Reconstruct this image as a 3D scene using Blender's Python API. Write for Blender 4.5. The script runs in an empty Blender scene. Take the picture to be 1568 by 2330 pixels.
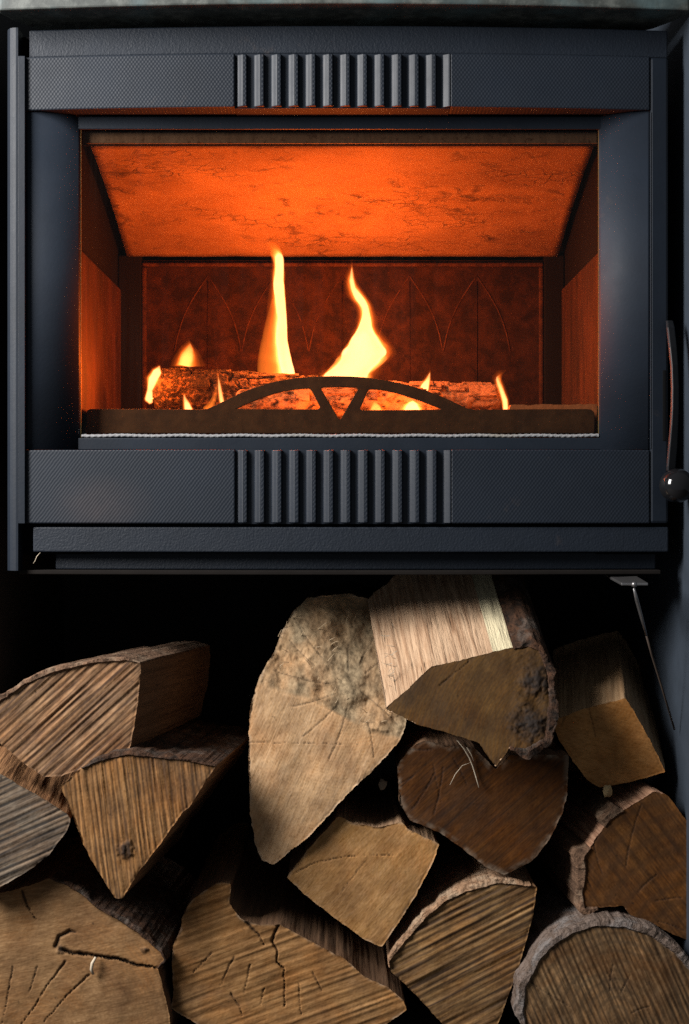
import bpy, bmesh, math, random
import numpy as np
from mathutils import Vector
from mathutils.geometry import delaunay_2d_cdt
rnd = random.Random(7)
R = math.radians
sc = bpy.context.scene
col = sc.collection

# ------------------------------------------------------------------ camera, world, light, exposure
D, ZC, K = 1.7, 0.63, 1960.0           # camera distance to the stove front, camera height, photo units per metre
cd = bpy.data.cameras.new('camera'); cam = bpy.data.objects.new('camera', cd); col.objects.link(cam)
cam.location = (0, -D, ZC); cam.rotation_euler = (R(90), 0, 0)
cd.sensor_fit = 'VERTICAL'; cd.sensor_height = 36; cd.lens = 36 * D / (2330 / K)
cd.clip_start = .05; cd.clip_end = 60
sc.camera = cam
w = bpy.data.worlds.new('World'); sc.world = w; w.use_nodes = True
w.node_tree.nodes['Background'].inputs[0].default_value = (.85, .92, 1, 1)
w.node_tree.nodes['Background'].inputs[1].default_value = .125
ld = bpy.data.lights.new('window_light', 'AREA'); lo = bpy.data.objects.new('window_light', ld); col.objects.link(lo)
ld.shape = 'RECTANGLE'; ld.size = .62; ld.size_y = 1.05; ld.energy = 82; ld.color = (1, .97, .94)
lo.location = (-1.40, -.92, 1.52)
lo.rotation_euler = (Vector((0, 0, .62)) - lo.location).to_track_quat('-Z', 'Y').to_euler()
vs = sc.view_settings; vs.view_transform = 'Standard'; vs.look = 'None'; vs.gamma = 1; vs.exposure = 0
cy = sc.cycles; cy.use_denoising = False; cy.sample_clamp_indirect = .4; cy.sample_clamp_direct = 2.2; cy.adaptive_threshold = .005; cy.max_bounces = 7
cy.transparent_max_bounces = 24; cy.caustics_reflective = False; cy.caustics_refractive = False

# ------------------------------------------------------------------ helpers
def at(px, py, y=0.):
    s = (D + y) / D / K
    return ((px - 784) * s, y, ZC - (py - 1165) * s)
def wx(px): return (px - 784) / K
def wz(py): return ZC - (py - 1165) / K
BOW = .018
def bow(x): return -BOW * max(0., 1 - (x / .385) ** 2)

def hsh(i, j, k, s):
    n = (i * 374761393 + j * 668265263 + k * 2147483647 + s * 974634777) & 0xffffffff
    n = ((n ^ (n >> 13)) * 1274126177) & 0xffffffff
    return ((n ^ (n >> 16)) & 0xffff) / 65535.
def vn(x, y, z=0., s=0):
    x, y, z = np.broadcast_arrays(np.asarray(x, float), np.asarray(y, float), np.asarray(z, float))
    xi, yi, zi = (np.floor(a).astype(np.int64) for a in (x, y, z))
    f = [a - b for a, b in ((x, xi), (y, yi), (z, zi))]
    u, v, t = (a * a * (3 - 2 * a) for a in f)
    r = 0
    for a in (0, 1):
        for b in (0, 1):
            for c in (0, 1):
                r = r + hsh(xi + a, yi + b, zi + c, s) * (u if a else 1 - u) * (v if b else 1 - v) * (t if c else 1 - t)
    return r * 2 - 1
def fbm(x, y, z=0., s=0, o=4):
    r, a = 0, .5
    for k in range(o):
        r = r + a * vn(x * 2 ** k, y * 2 ** k, np.asarray(z) * 2 ** k, s + k); a *= .5
    return r

def tag(o, label=None, cat=None, group=None, kind=None):
    if label: o['label'] = label
    if cat: o['category'] = cat
    if group: o['group'] = group
    if kind: o['kind'] = kind
    return o
def empty(name, loc=(0, 0, 0)):
    o = bpy.data.objects.new(name, None); o.empty_display_size = .02; col.objects.link(o); o.location = loc; return o
def mesh(name, verts, faces, mat, parent=None, smooth=True, origin=None):
    me = bpy.data.meshes.new(name)
    verts = np.asarray(verts, float).reshape(-1, 3)
    if origin is None and parent is None: origin = (0, 0, 0)
    off = np.array(origin if origin is not None else (0, 0, 0), float)
    me.from_pydata((verts - off).tolist(), [], faces); me.update()
    o = bpy.data.objects.new(name, me); col.objects.link(o)
    o.location = off
    if parent is not None:
        o.parent = parent
        pl = Vector((0, 0, 0)); q = parent
        while q is not None: pl += q.location; q = q.parent
        o.location = Vector(off) - pl
    if mat: me.materials.append(mat)
    if smooth: me.polygons.foreach_set('use_smooth', [True] * len(me.polygons))
    return o
def bm_obj(name, bm, mat, parent=None, smooth=False, bev=0.):
    bmesh.ops.remove_doubles(bm, verts=bm.verts, dist=1e-6)
    bmesh.ops.recalc_face_normals(bm, faces=bm.faces)
    me = bpy.data.meshes.new(name); bm.to_mesh(me); bm.free()
    if mat: me.materials.append(mat)
    o = bpy.data.objects.new(name, me); col.objects.link(o)
    if parent is not None:
        pl = Vector((0, 0, 0)); q = parent
        while q is not None: pl += q.location; q = q.parent
        o.parent = parent; o.location = -pl
    if smooth: me.polygons.foreach_set('use_smooth', [True] * len(me.polygons))
    if bev:
        m = o.modifiers.new('bevel', 'BEVEL'); m.width = bev; m.segments = 2; m.limit_method = 'ANGLE'; m.angle_limit = R(35)
        m.harden_normals = False
    return o
def add_box(bm, x0, x1, y0, y1, z0, z1, nx=1, bowed=False):
    xs = [x0 + (x1 - x0) * i / nx for i in range(nx + 1)]
    rings = []
    for x in xs:
        b = bow(x) if bowed else 0
        rings.append([bm.verts.new((x, y + (b if (bowed is True or y == y0) else 0), z)) for (y, z) in ((y0, z0), (y1, z0), (y1, z1), (y0, z1))])
    for a, b in zip(rings, rings[1:]):
        for k in range(4): bm.faces.new((a[k], a[(k + 1) % 4], b[(k + 1) % 4], b[k]))
    bm.faces.new(rings[0]); bm.faces.new(rings[-1][::-1])
def box(name, x0, x1, y0, y1, z0, z1, mat, parent=None, nx=1, bowed=False, bev=.0015):
    bm = bmesh.new(); add_box(bm, x0, x1, y0, y1, min(z0, z1), max(z0, z1), nx, bowed)
    return bm_obj(name, bm, mat, parent, bev=bev)
def prism(name, pts, axis, a0, a1, mat, parent=None, bev=0., smooth=False):
    """pts: list of 2D; axis 'z' -> pts are (x,y), 'y' -> (x,z)"""
    bm = bmesh.new()
    mk = (lambda p, a: (p[0], p[1], a)) if axis == 'z' else (lambda p, a: (p[0], a, p[1]))
    A = [bm.verts.new(mk(p, a0)) for p in pts]; B = [bm.verts.new(mk(p, a1)) for p in pts]
    n = len(pts)
    for i in range(n): bm.faces.new((A[i], A[(i + 1) % n], B[(i + 1) % n], B[i]))
    bm.faces.new(A); bm.faces.new(B[::-1])
    return bm_obj(name, bm, mat, parent, bev=bev, smooth=smooth)
def tube(name, pts, rad, mat, parent=None, n=10, caps=True, flat=1.):
    P = [Vector(p) for p in pts]; V = []; F = []
    for i, p in enumerate(P):
        t = (P[min(i + 1, len(P) - 1)] - P[max(i - 1, 0)]).normalized()
        a = t.cross(Vector((0, 1, 0)))
        if a.length < .05: a = t.cross(Vector((1, 0, 0)))
        a.normalize(); b = t.cross(a).normalized()
        r = rad[i] if isinstance(rad, (list, tuple)) else rad
        for k in range(n):
            q = 2 * math.pi * k / n
            V.append(p + a * math.cos(q) * r + b * math.sin(q) * r * flat)
    for i in range(len(P) - 1):
        for k in range(n): F.append((i * n + k, i * n + (k + 1) % n, (i + 1) * n + (k + 1) % n, (i + 1) * n + k))
    if caps: F += [tuple(range(n))[::-1], tuple(range((len(P) - 1) * n, len(P) * n))]
    return mesh(name, V, F, mat, parent)

# ------------------------------------------------------------------ materials
class NT:
    def __init__(s, name):
        s.m = bpy.data.materials.new(name); s.m.use_nodes = True; s.t = s.m.node_tree
        s.b = s.t.nodes['Principled BSDF']; s.out = s.t.nodes['Material Output']
    def n(s, typ, **kw):
        x = s.t.nodes.new('ShaderNode' + typ)
        for k, v in kw.items():
            if k.startswith('i_'):
                q = k[2:]; q = int(q) if q.isdigit() else q
                s.put(x.inputs[q], v)
            else: setattr(x, k, v)
        return x
    def put(s, inp, v):
        if isinstance(v, bpy.types.NodeSocket): s.t.links.new(v, inp)
        else:
            if isinstance(v, tuple) and len(v) == 3 and inp.type == 'RGBA': v = v + (1,)
            inp.default_value = v
    def math(s, op, a, b=0., c=0.):
        x = s.n('Math', operation=op); s.put(x.inputs[0], a); s.put(x.inputs[1], b); s.put(x.inputs[2], c); return x.outputs[0]
    def noise(s, vec, scale, detail=4, rough=.55, dist=0.):
        x = s.n('TexNoise'); s.put(x.inputs['Vector'], vec); x.inputs['Scale'].default_value = scale
        x.inputs['Detail'].default_value = detail; x.inputs['Roughness'].default_value = rough; x.inputs['Distortion'].default_value = dist
        return x.outputs[0]
    def map(s, vec, loc=(0, 0, 0), rot=(0, 0, 0), scale=(1, 1, 1)):
        x = s.n('Mapping'); s.put(x.inputs[0], vec); x.inputs[1].default_value = loc; x.inputs[2].default_value = rot; x.inputs[3].default_value = scale
        return x.outputs[0]
    def ramp(s, f, stops, interp='LINEAR'):
        x = s.n('ValToRGB'); s.put(x.inputs[0], f); e = x.color_ramp.elements; x.color_ramp.interpolation = interp
        for i, (p, c) in enumerate(stops):
            el = e[i] if i < 2 else e.new(p)
            el.position = p; el.color = (tuple(c) + (1,)) if isinstance(c, (tuple, list)) else (c, c, c, 1)
        return x.outputs[0]
    def mix(s, f, a, b, mode='MIX'):
        x = s.n('Mix', data_type='RGBA', blend_type=mode); s.put(x.inputs[0], f); s.put(x.inputs[6], a); s.put(x.inputs[7], b); return x.outputs[2]
    def bump(s, h, strength=.3, dist=.001, norm=None):
        x = s.n('Bump'); s.put(x.inputs['Height'], h); x.inputs['Strength'].default_value = strength; x.inputs['Distance'].default_value = dist
        if norm is not None: s.put(x.inputs['Normal'], norm)
        return x.outputs[0]
    def obj(s): return s.n('TexCoord').outputs['Object']
    def uv(s): return s.n('TexCoord').outputs['UV']
    def set(s, **kw):
        for k, v in kw.items(): s.put(s.b.inputs[k.replace('_', ' ')], v)
        return s.m

def iron(name, kind, c=(.0076, .0122, .0205), rough=.58):
    t = NT(name); o = t.obj()
    big = t.noise(o, 9, 5, .6); fine = t.noise(o, 260, 3, .6)
    cc = t.mix(t.ramp(big, [(.35, 0.), (.7, 1.)]), tuple(v * .82 for v in c), tuple(v * 1.15 for v in c))
    cc = t.mix(t.ramp(t.noise(t.map(o, loc=(3, 1, 8)), 21, 6, .65), [(.66, 0.), (.76, .55)]), cc, (.045, .036, .034))
    if kind == 'leather':
        dv = t.n('VectorMath', operation='DISTANCE'); t.put(dv.inputs[0], t.map(o, scale=(.6, 1, 1))); dv.inputs[1].default_value = (wx(235) * .6, 0, wz(1148))
        sg = t.math('MULTIPLY', t.ramp(dv.outputs['Value'], [(.006, .5), (.040, 0.)]), t.noise(o, 45, 4, .6))
        cc = t.mix(sg, cc, (.075, .055, .052))
        sx = t.n('SeparateXYZ'); wob = t.n('Mix', data_type='VECTOR'); 
        nz = t.n('TexNoise'); t.put(nz.inputs['Vector'], o); nz.inputs['Scale'].default_value = 110
        v = t.n('VectorMath', operation='MULTIPLY_ADD'); t.put(v.inputs[0], nz.outputs[1]); v.inputs[1].default_value = (.0020,) * 3; t.put(v.inputs[2], o)
        t.put(sx.inputs[0], v.outputs[0])
        a = t.math('COSINE', t.math('MULTIPLY', sx.outputs[0], 2 * math.pi / .0042))
        b = t.math('COSINE', t.math('MULTIPLY', sx.outputs[2], 2 * math.pi / .0054))
        h = t.math('MULTIPLY', a, b)
        nrm = t.bump(h, .42, .00030); nrm = t.bump(fine, .25, .0003, nrm)
    elif kind == 'grain':
        nrm = t.bump(t.noise(o, 420, 2, .6), .9, .0006); nrm = t.bump(t.noise(o, 160, 3, .6), .4, .0006, nrm)
    else:
        nrm = t.bump(fine, .35, .0003)
    rg = t.math('MULTIPLY_ADD', t.noise(o, 30, 4, .6), .16, rough - .08)
    return t.set(Base_Color=cc, Roughness=rg, Normal=nrm, Specular_IOR_Level=.34)
M = {}
M['leather'] = iron('embossed_iron', 'leather')
M['grain'] = iron('grained_iron', 'grain')
M['smooth'] = iron('smooth_iron', 'smooth', rough=.5)
M['soot'] = NT('sooty_steel').set(Base_Color=(.005, .005, .0055), Roughness=.85, Specular_IOR_Level=.08)
def plain(name, c, rough=.6, metal=0., bs=0., bsc=200, spec=.5, var=.3, vsc=30):
    t = NT(name); o = t.obj()
    cc = t.mix(t.noise(o, vsc, 5, .6), tuple(v * (1 - var) for v in c), tuple(v * (1 + var) for v in c))
    t.set(Base_Color=cc, Roughness=rough, Metallic=metal, Specular_IOR_Level=spec)
    if bs: t.set(Normal=t.bump(t.noise(o, bsc, 4, .6), bs, .002))
    return t.m
M['wall'] = plain('black_casing', (.035, .046, .062), .55, bs=.15, bsc=500)
M['niche'] = plain('niche_plate', (.010, .010, .011), .8)
M['hearth'] = plain('hearth_slab', (.05, .046, .042), .8, bs=.3, bsc=60)
M['steel'] = plain('worn_steel', (.34, .33, .33), .33, .9, bs=.1, bsc=300)
M['gloss'] = NT('glossy_black').set(Base_Color=(.008, .008, .009), Roughness=.09)
M['lever'] = plain('black_lever', (.008, .009, .011), .5, spec=.3)
# speckled grey bar
t = NT('speckled_bar'); o = t.obj()
sp = t.ramp(t.noise(o, 190, 3, .7), [(.56, 0.), (.66, 1.)])
st = t.ramp(t.noise(t.map(o, scale=(60, 1, 6)), 1.6, 4, .6), [(.4, 0.), (.75, 1.)])
c = t.mix(st, (.085, .085, .085), (.045, .040, .036)); c = t.mix(sp, c, (.03, .022, .018))
M['bar'] = t.set(Base_Color=c, Roughness=.6, Normal=t.bump(t.noise(o, 250, 3), .3, .001))
# ------- baffle: pale fire board with soot flecks and fine cracks
t = NT('fire_board'); o = t.obj()
base = t.mix(t.ramp(t.noise(t.map(o, scale=(.7, 1, 1)), 9, 7, .68), [(.32, 0.), (.68, 1.)]), (.15, .100, .062), (.25, .175, .115))
fl = t.noise(t.map(o, scale=(.55, .7, 1)), 62, 7, .66, .6)
pat = t.ramp(t.noise(t.map(o, loc=(5, 2, 0)), 7.5, 4, .6), [(.42, 0.), (.62, 1.)])
m1 = t.math('MULTIPLY', t.ramp(fl, [(.53, 0.), (.66, .8)]), pat)
vo = t.n('TexVoronoi', feature='DISTANCE_TO_EDGE')
nz = t.n('TexNoise'); t.put(nz.inputs['Vector'], o); nz.inputs['Scale'].default_value = 45; nz.inputs['Detail'].default_value = 4
v = t.n('VectorMath', operation='MULTIPLY_ADD'); t.put(v.inputs[0], nz.outputs[1]); v.inputs[1].default_value = (.02,) * 3; t.put(v.inputs[2], t.map(o, scale=(.45, 1, 1)))
t.put(vo.inputs['Vector'], v.outputs[0]); vo.inputs['Scale'].default_value = 75
cr = t.ramp(vo.outputs['Distance'], [(.0, 1.), (.055, 0.)])
cr = t.math('MULTIPLY', cr, t.ramp(t.noise(t.map(o, loc=(1, 7, 3), scale=(.5, 1, 1)), 9, 3, .6), [(.52, 0.), (.62, 1.)]))
sm = t.ramp(t.noise(t.map(o, loc=(2, 4, 1), scale=(.6, 1, 1)), 5.5, 5, .6), [(.42, 0.), (.75, .85)])
f = t.math('MAXIMUM', m1, t.math('MULTIPLY', cr, .85)); 
c = t.mix(sm, base, (.055, .032, .021)); c = t.mix(f, c, (.006, .004, .003))
M['baffle'] = t.set(Base_Color=c, Roughness=.9, Normal=t.bump(t.math('SUBTRACT', t.noise(o, 90, 5, .6), f), .5, .002))
# ------- sooty back plate / bricks
def sooty(name, a, b, lo=.35, hi=.7, vert=True, sc_=26):
    t = NT(name); o = t.obj()
    n1 = t.noise(t.map(o, scale=(1, 1, .28 if vert else 1)), sc_, 7, .68, .3)
    n2 = t.noise(o, 5, 4, .6)
    f = t.math('MULTIPLY', t.ramp(n1, [(lo, 0.), (hi, 1.)]), t.ramp(n2, [(.3, .25), (.7, 1.)]))
    return t.set(Base_Color=t.mix(f, a, b), Roughness=.85, Normal=t.bump(n1, .5, .003), Specular_IOR_Level=.15)
M['backplate'] = sooty('sooty_back_plate', (.009, .005, .0035), (.058, .027, .0135), .40, .82, False, 44)
M['relief'] = sooty('sooty_relief', (.014, .007, .004), (.085, .042, .022), .34, .68, False, 60)
M['brick'] = sooty('sooty_fire_brick', (.012, .007, .0045), (.080, .036, .017), .36, .74)
M['ledge'] = plain('pale_fire_brick', (.30, .16, .09), .9, bs=.6, bsc=120)
M['ash'] = plain('grey_ash', (.30, .27, .25), .95, bs=.8, bsc=150)
t = NT('rusty_guard'); o = t.obj()
n = t.noise(o, 60, 6, .65)
c = t.mix(t.ramp(n, [(.4, 0.), (.7, 1.)]), (.015, .010, .006), (.045, .031, .017))
M['guard'] = t.set(Base_Color=c, Roughness=.7, Normal=t.bump(n, .4, .0015))
t = NT('rope_seal'); o = t.obj()
c = t.mix(t.ramp(t.noise(o, 8, 3), [(.58, 0.), (.68, .6)]), (.25, .25, .255), (.21, .17, .10))
M['rope'] = t.set(Base_Color=c, Roughness=.85)
M['gold'] = plain('brassy_trim', (.30, .20, .07), .4, .7)
# glass: clear sheet with faint smears
t = NT('stove_glass'); o = t.obj()
tr = t.n('BsdfTransparent'); tr.inputs[0].default_value = (.88, .75, .64, 1); gl = t.n('BsdfGlossy'); gl.inputs['Roughness'].default_value = .05
df = t.n('BsdfDiffuse'); df.inputs[0].default_value = (.45, .36, .30, 1)
lw = t.n('LayerWeight'); lw.inputs[0].default_value = .5
fr = t.math('MULTIPLY_ADD', t.math('POWER', lw.outputs['Facing'], 4.), .5, .018)
m1 = t.n('MixShader'); t.put(m1.inputs[0], fr); t.t.links.new(tr.outputs[0], m1.inputs[1]); t.t.links.new(gl.outputs[0], m1.inputs[2])
sm = t.math('MULTIPLY', t.ramp(t.noise(t.map(o, scale=(40, 1, 2)), 1.5, 5, .6), [(.45, 0.), (.85, .012)]), t.ramp(t.noise(o, 4, 3), [(.4, 0.), (.7, 1.)]))
m2 = t.n('MixShader'); t.put(m2.inputs[0], sm); t.t.links.new(m1.outputs[0], m2.inputs[1]); t.t.links.new(df.outputs[0], m2.inputs[2])
t.t.links.new(m2.outputs[0], t.out.inputs[0]); M['glass'] = t.m
# stone shelf
t = NT('mottled_stone'); o = t.obj()
n = t.noise(o, 38, 7, .7); c = t.ramp(n, [(.3, (.014, .018, .017)), (.5, (.048, .055, .050)), (.72, (.15, .16, .145))])
c = t.mix(t.ramp(t.noise(o, 14, 4), [(.5, 0.), (.7, .7)]), c, (.09, .15, .16))
M['stone'] = t.set(Base_Color=c, Roughness=.6, Normal=t.bump(n, .3, .002))
# charred burning wood
t = NT('charred_wood'); o = t.obj()
vo = t.n('TexVoronoi'); vo.inputs['Scale'].default_value = 1; t.put(vo.inputs['Vector'], t.map(o, scale=(140, 260, 260)))
n = t.noise(o, 180, 5, .7); n2 = t.noise(o, 22, 4)
f = t.math('MULTIPLY', t.ramp(n, [(.49, 0.), (.60, 1.)]), t.ramp(n2, [(.38, .15), (.58, 1.)]))
c = t.mix(f, (.005, .004, .0035), (.17, .12, .08))
M['char'] = t.set(Base_Color=c, Roughness=.95, Normal=t.bump(t.math('ADD', vo.outputs[0], n), .8, .003))
t = NT('ashen_wood'); o = t.obj()
n = t.noise(t.map(o, scale=(.5, 1, 1)), 170, 5, .7); n2 = t.noise(o, 30, 4)
f = t.math('MULTIPLY', t.ramp(n, [(.36, 0.), (.5, 1.)]), t.ramp(n2, [(.3, .5), (.5, 1.)]))
c = t.mix(f, (.012, .008, .006), (.24, .17, .12))
M['ashen'] = t.set(Base_Color=c, Roughness=.95, Normal=t.bump(n, .8, .003))
t = NT('glowing_wood'); o = t.obj()
n = t.noise(t.map(o, scale=(.5, 1, 1)), 120, 5, .7); n2 = t.noise(o, 26, 4)
c = t.mix(t.ramp(n, [(.4, 0.), (.55, 1.)]), (.012, .008, .006), (.34, .22, .14))
M['glow'] = t.set(Base_Color=c, Roughness=.95, Normal=t.bump(n, .8, .003), Emission_Color=(1, .17, .02), Emission_Strength=t.math('MULTIPLY', t.ramp(n2, [(.48, 0.), (.64, 1.)]), t.ramp(n, [(.42, 0.), (.6, 1.3)])))
t = NT('glowing_coal'); o = t.obj()
n = t.noise(o, 130, 4, .7)
t.set(Base_Color=(.05, .03, .02), Roughness=.95, Emission_Color=(1, .16, .02), Emission_Strength=t.math('MULTIPLY', t.ramp(n, [(.5, 0.), (.68, 1.)]), 2.2))
M['coal'] = t.m
def flame_mat(name, c, s):
    t = NT(name); t.t.nodes.remove(t.b)
    e = t.n('Emission'); e.inputs[0].default_value = c + (1,); e.inputs[1].default_value = s
    t.t.links.new(e.outputs[0], t.out.inputs['Volume']); return t.m
M['fl_core'] = flame_mat('flame_core', (1, .42, .105), 900)
M['fl_mid'] = flame_mat('flame_body', (1, .27, .035), 150)
M['fl_soft'] = flame_mat('flame_veil', (1, .22, .022), 34)

# ---- wood
def end_wood(name, light, dark, ang=0., freq=230., contrast=.8, stain=(.05, .045, .045), stain_amt=.5, ring=None, ring_f=60., seed=0, fine=.5, slen=5, per=0):
    """sawn end: saw marks at ang degrees (direction of the lines, from horizontal), growth rings round a point"""
    t = NT(name); o = t.obj()
    r = t.map(o, rot=(0, R(ang), 0), loc=(seed * 1.7, seed, seed * .6))       # lines run along local x
    s1 = t.noise(t.map(r, scale=(slen, 30, freq)), 1., 4, .62, .25)
    s2 = t.noise(t.map(r, scale=(slen * 2.8, 30, freq * 2.3)), 1., 3, .6)
    st = t.math('ADD', t.math('MULTIPLY', s1, .68), t.math('MULTIPLY', s2, .32))
    if per:
        wv = t.n('TexWave', wave_type='BANDS', bands_direction='Z'); t.put(wv.inputs['Vector'], t.map(r, scale=(.12, .3, 1))); wv.inputs['Scale'].default_value = .314 / (per * .001)
        wv.inputs['Distortion'].default_value = 5.; wv.inputs['Detail'].default_value = 4; wv.inputs['Detail Scale'].default_value = 1.6; wv.inputs['Detail Roughness'].default_value = .6
        st = t.math('ADD', t.math('MULTIPLY', wv.outputs[1], .15), t.math('ADD', t.math('MULTIPLY', st, .95), -.05))
    k = .11 / max(contrast, .05)
    f = t.ramp(st, [(max(0., .5 - k), 0.), (min(1., .5 + k), 1.)])
    g = t.noise(t.map(r, scale=(.22, 1, 1)), 430, 3, .65)
    c = t.mix(f, dark, light)
    if contrast < .3: c = t.mix(t.ramp(st, [(.3, 0.), (.7, 1.)]), tuple(a * .55 + b * .45 for a, b in zip(dark, light)), light)
    c = t.mix(t.ramp(g, [(.35, 0.), (.55, fine)]), t.mix(1., c, (.55, .50, .46), 'MULTIPLY'), c)
    wm = t.noise(t.map(o, loc=(seed, 0, seed * 2)), 17, 5, .6)
    c = t.mix(t.ramp(wm, [(.45, 0.), (.72, .55)]), c, t.mix(1., c, (1.13, .88, .74), 'MULTIPLY'))
    if ring:
        w_ = t.n('TexWave', wave_type='RINGS', rings_direction='Y'); t.put(w_.inputs['Vector'], t.map(o, loc=(-ring[0], 0, -ring[1])))
        w_.inputs['Scale'].default_value = ring_f; w_.inputs['Distortion'].default_value = 2.5; w_.inputs['Detail'].default_value = 3; w_.inputs['Detail Scale'].default_value = .6
        c = t.mix(t.ramp(w_.outputs[1], [(0., .50), (.6, 0.)]), c, dark)
    sm = t.ramp(t.noise(t.map(o, loc=(seed * 3, 2, seed)), 13, 6, .62, .4), [(.5, 0.), (.70, stain_amt)])
    c = t.mix(sm, c, t.mix(.5, stain, t.mix(1., c, (.45, .42, .42), 'MULTIPLY')))
    spk = t.ramp(t.noise(t.map(o, loc=(7, seed, 1)), 95, 3, .6), [(.66, 0.), (.74, .7)])
    c = t.mix(spk, c, tuple(v * .35 for v in dark))
    lv = t.noise(t.map(o, loc=(seed * 5, 1, seed * 2)), 24, 5, .65)
    c = t.mix(t.ramp(lv, [(.3, .0), (.72, 1.)]), t.mix(1., c, (.66, .60, .55), 'MULTIPLY'), t.mix(1., c, (1.28, 1.24, 1.14), 'MULTIPLY'))
    hs = t.n('HueSaturation'); hs.inputs['Saturation'].default_value = 1.2; t.put(hs.inputs['Color'], c); c = hs.outputs[0]
    aa = t.n('Attribute', attribute_name='aged'); c = t.mix(aa.outputs['Fac'], c, t.mix(t.ramp(t.noise(t.map(o, scale=(1, 1, .6)), 75, 7, .72), [(.3, 0.), (.7, 1.)]), (.07, .048, .026), (.50, .37, .22)))
    at_ = t.n('Attribute', attribute_name='stain')
    c = t.mix(at_.outputs['Fac'], c, (.012, .009, .008))
    ar = t.n('Attribute', attribute_name='rim')
    c = t.mix(ar.outputs['Fac'], c, t.mix(.75, light, (.5, .42, .32)))
    nb = t.bump(st, .55, .0013); nb = t.bump(g, .22, .0005, nb)
    return t.set(Base_Color=c, Roughness=.82, Normal=nb, Specular_IOR_Level=.25)
def side_wood(name, light, dark, seed=0, rough=.85, bumpd=.003, fib=210., band=None):
    t = NT(name); u = t.uv()
    s1 = t.noise(t.map(u, scale=(fib, 9, 1), loc=(seed, seed, 0)), 1., 5, .65, .5)
    s2 = t.noise(t.map(u, scale=(fib * .25, 16, 1), loc=(seed * 2, 0, 0)), 1., 6, .65)
    tick = t.noise(t.map(u, scale=(fib * 2.1, 22, 1), loc=(0, seed * 3, 0)), 1., 2, .5)
    c = t.mix(t.ramp(s1, [(.36, 0.), (.58, 1.)]), dark, light)
    c = t.mix(t.ramp(s2, [(.5, 0.), (.75, .6)]), c, t.mix(1., c, (.75, .6, .48), 'MULTIPLY'))
    tk = t.math('MULTIPLY', t.ramp(tick, [(.27, 1.), (.36, 0.)]), t.ramp(s2, [(.4, .1), (.6, .9)]))
    c = t.mix(tk, c, tuple(v * .25 for v in dark))
    if band:
        sx = t.n('SeparateXYZ'); t.put(sx.inputs[0], u)
        b_ = t.math('MULTIPLY', t.math('GREATER_THAN', sx.outputs[0], band[0]), t.math('LESS_THAN', sx.outputs[0], band[1]))
        c = t.mix(b_, c, t.mix(t.ramp(s1, [(.3, 0.), (.6, 1.)]), tuple(v * .7 for v in band[2]), band[2]))
    nb = t.bump(t.math('SUBTRACT', t.math('ADD', s1, s2), t.math('MULTIPLY', tk, .5)), .8, bumpd)
    return t.set(Base_Color=c, Roughness=rough, Normal=nb, Specular_IOR_Level=.25)
def bark_mat(name, a, b, lichen=(.35, .36, .34), amt=.5, seed=0, sc_=60):
    t = NT(name); o = t.obj()
    n = t.noise(t.map(o, loc=(seed, seed, 0), scale=(1, .5, 1)), sc_, 7, .7, .5); n2 = t.noise(t.map(o, loc=(0, seed, 3)), 30, 5, .65)
    n3 = t.noise(o, 230, 4, .7)
    c = t.mix(t.ramp(n, [(.35, 0.), (.65, 1.)]), a, b)
    c = t.mix(t.ramp(n2, [(.5, 0.), (.62, amt)]), c, lichen)
    c = t.mix(t.ramp(n3, [(.36, .7), (.5, 0.)]), c, tuple(v * .3 for v in a))
    return t.set(Base_Color=c, Roughness=.9, Normal=t.bump(t.math('ADD', n, t.math('MULTIPLY', n3, .5)), .9, .004), Specular_IOR_Level=.2)

# ------------------------------------------------------------------ the setting
def struct(o): return tag(o, kind='structure')
struct(box('hearth', -1.6, 1.6, -1.2, .56, -.05, 0, M['hearth'], bev=0))
struct(box('back_wall', -.56, .60, .52, .56, 0, 1.45, M['niche'], bev=0))
struct(box('side_wall', .397, .60, -.02, .52, 0, 1.45, M['wall'], bev=.003))
struct(box('side_wall', -.56, -.425, .045, .52, 0, 1.45, M['niche'], bev=.003))

# ------------------------------------------------------------------ stone shelf
def shelf():
    zb = ZC + .5705; y0 = -.035
    pts = []
    for i in range(41):
        x = -.392 + .784 * i / 40; pts.append((x, y0 - .022 * (1 - (x / .392) ** 2)))
    pts += [(.3945, -.032), (.3945, -.024), (.385, .0), (.365, .03), (.34, .05), (.34, .40), (-.34, .40), (-.34, .05), (-.365, .03), (-.385, .0), (-.3945, -.024), (-.3945, -.032)]
    o = prism('stone_shelf', pts, 'z', zb, zb + .05, M['stone'], bev=.002)
    tag(o, 'mottled grey green stone shelf with rounded corners above the black stove', 'stone shelf')
shelf()

# ------------------------------------------------------------------ stove
ST = empty('wood_stove', (0, .2, wz(1307)))
tag(ST, 'black cast iron wood stove with a lit fire behind its glass door', 'wood stove')
ZT, ZB = wz(67), wz(1298)
# body shell of plates
SH = bmesh.new()
for b in ((-.372, .372, .40, .41, wz(1250), ZT), (-.372, -.364, .030, .40, wz(1250), ZT), (.364, .372, .030, .40, wz(1250), ZT),
          (-.364, .364, .030, .40, ZT - .008, ZT - .001), (-.364, .364, .030, .40, wz(1250), wz(1250) + .008)):
    add_box(SH, *b)
bm_obj('body', SH, M['soot'], ST)
# face plate behind the panels (its four strips leave the door opening)
FP = bmesh.new()
x0, x1 = wx(16), wx(1519)
for b in ((x0, x1, .0185, .029, wz(240), ZT - .003), (x0, x1, .0185, .029, wz(1262), wz(1036)), (x0, wx(70), .0185, .029, wz(1036), wz(240)), (wx(1474), x1, .0185, .029, wz(1036), wz(240))):
    add_box(FP, *b, nx=1)
bm_obj('face_plate', FP, M['soot'], ST)
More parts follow.
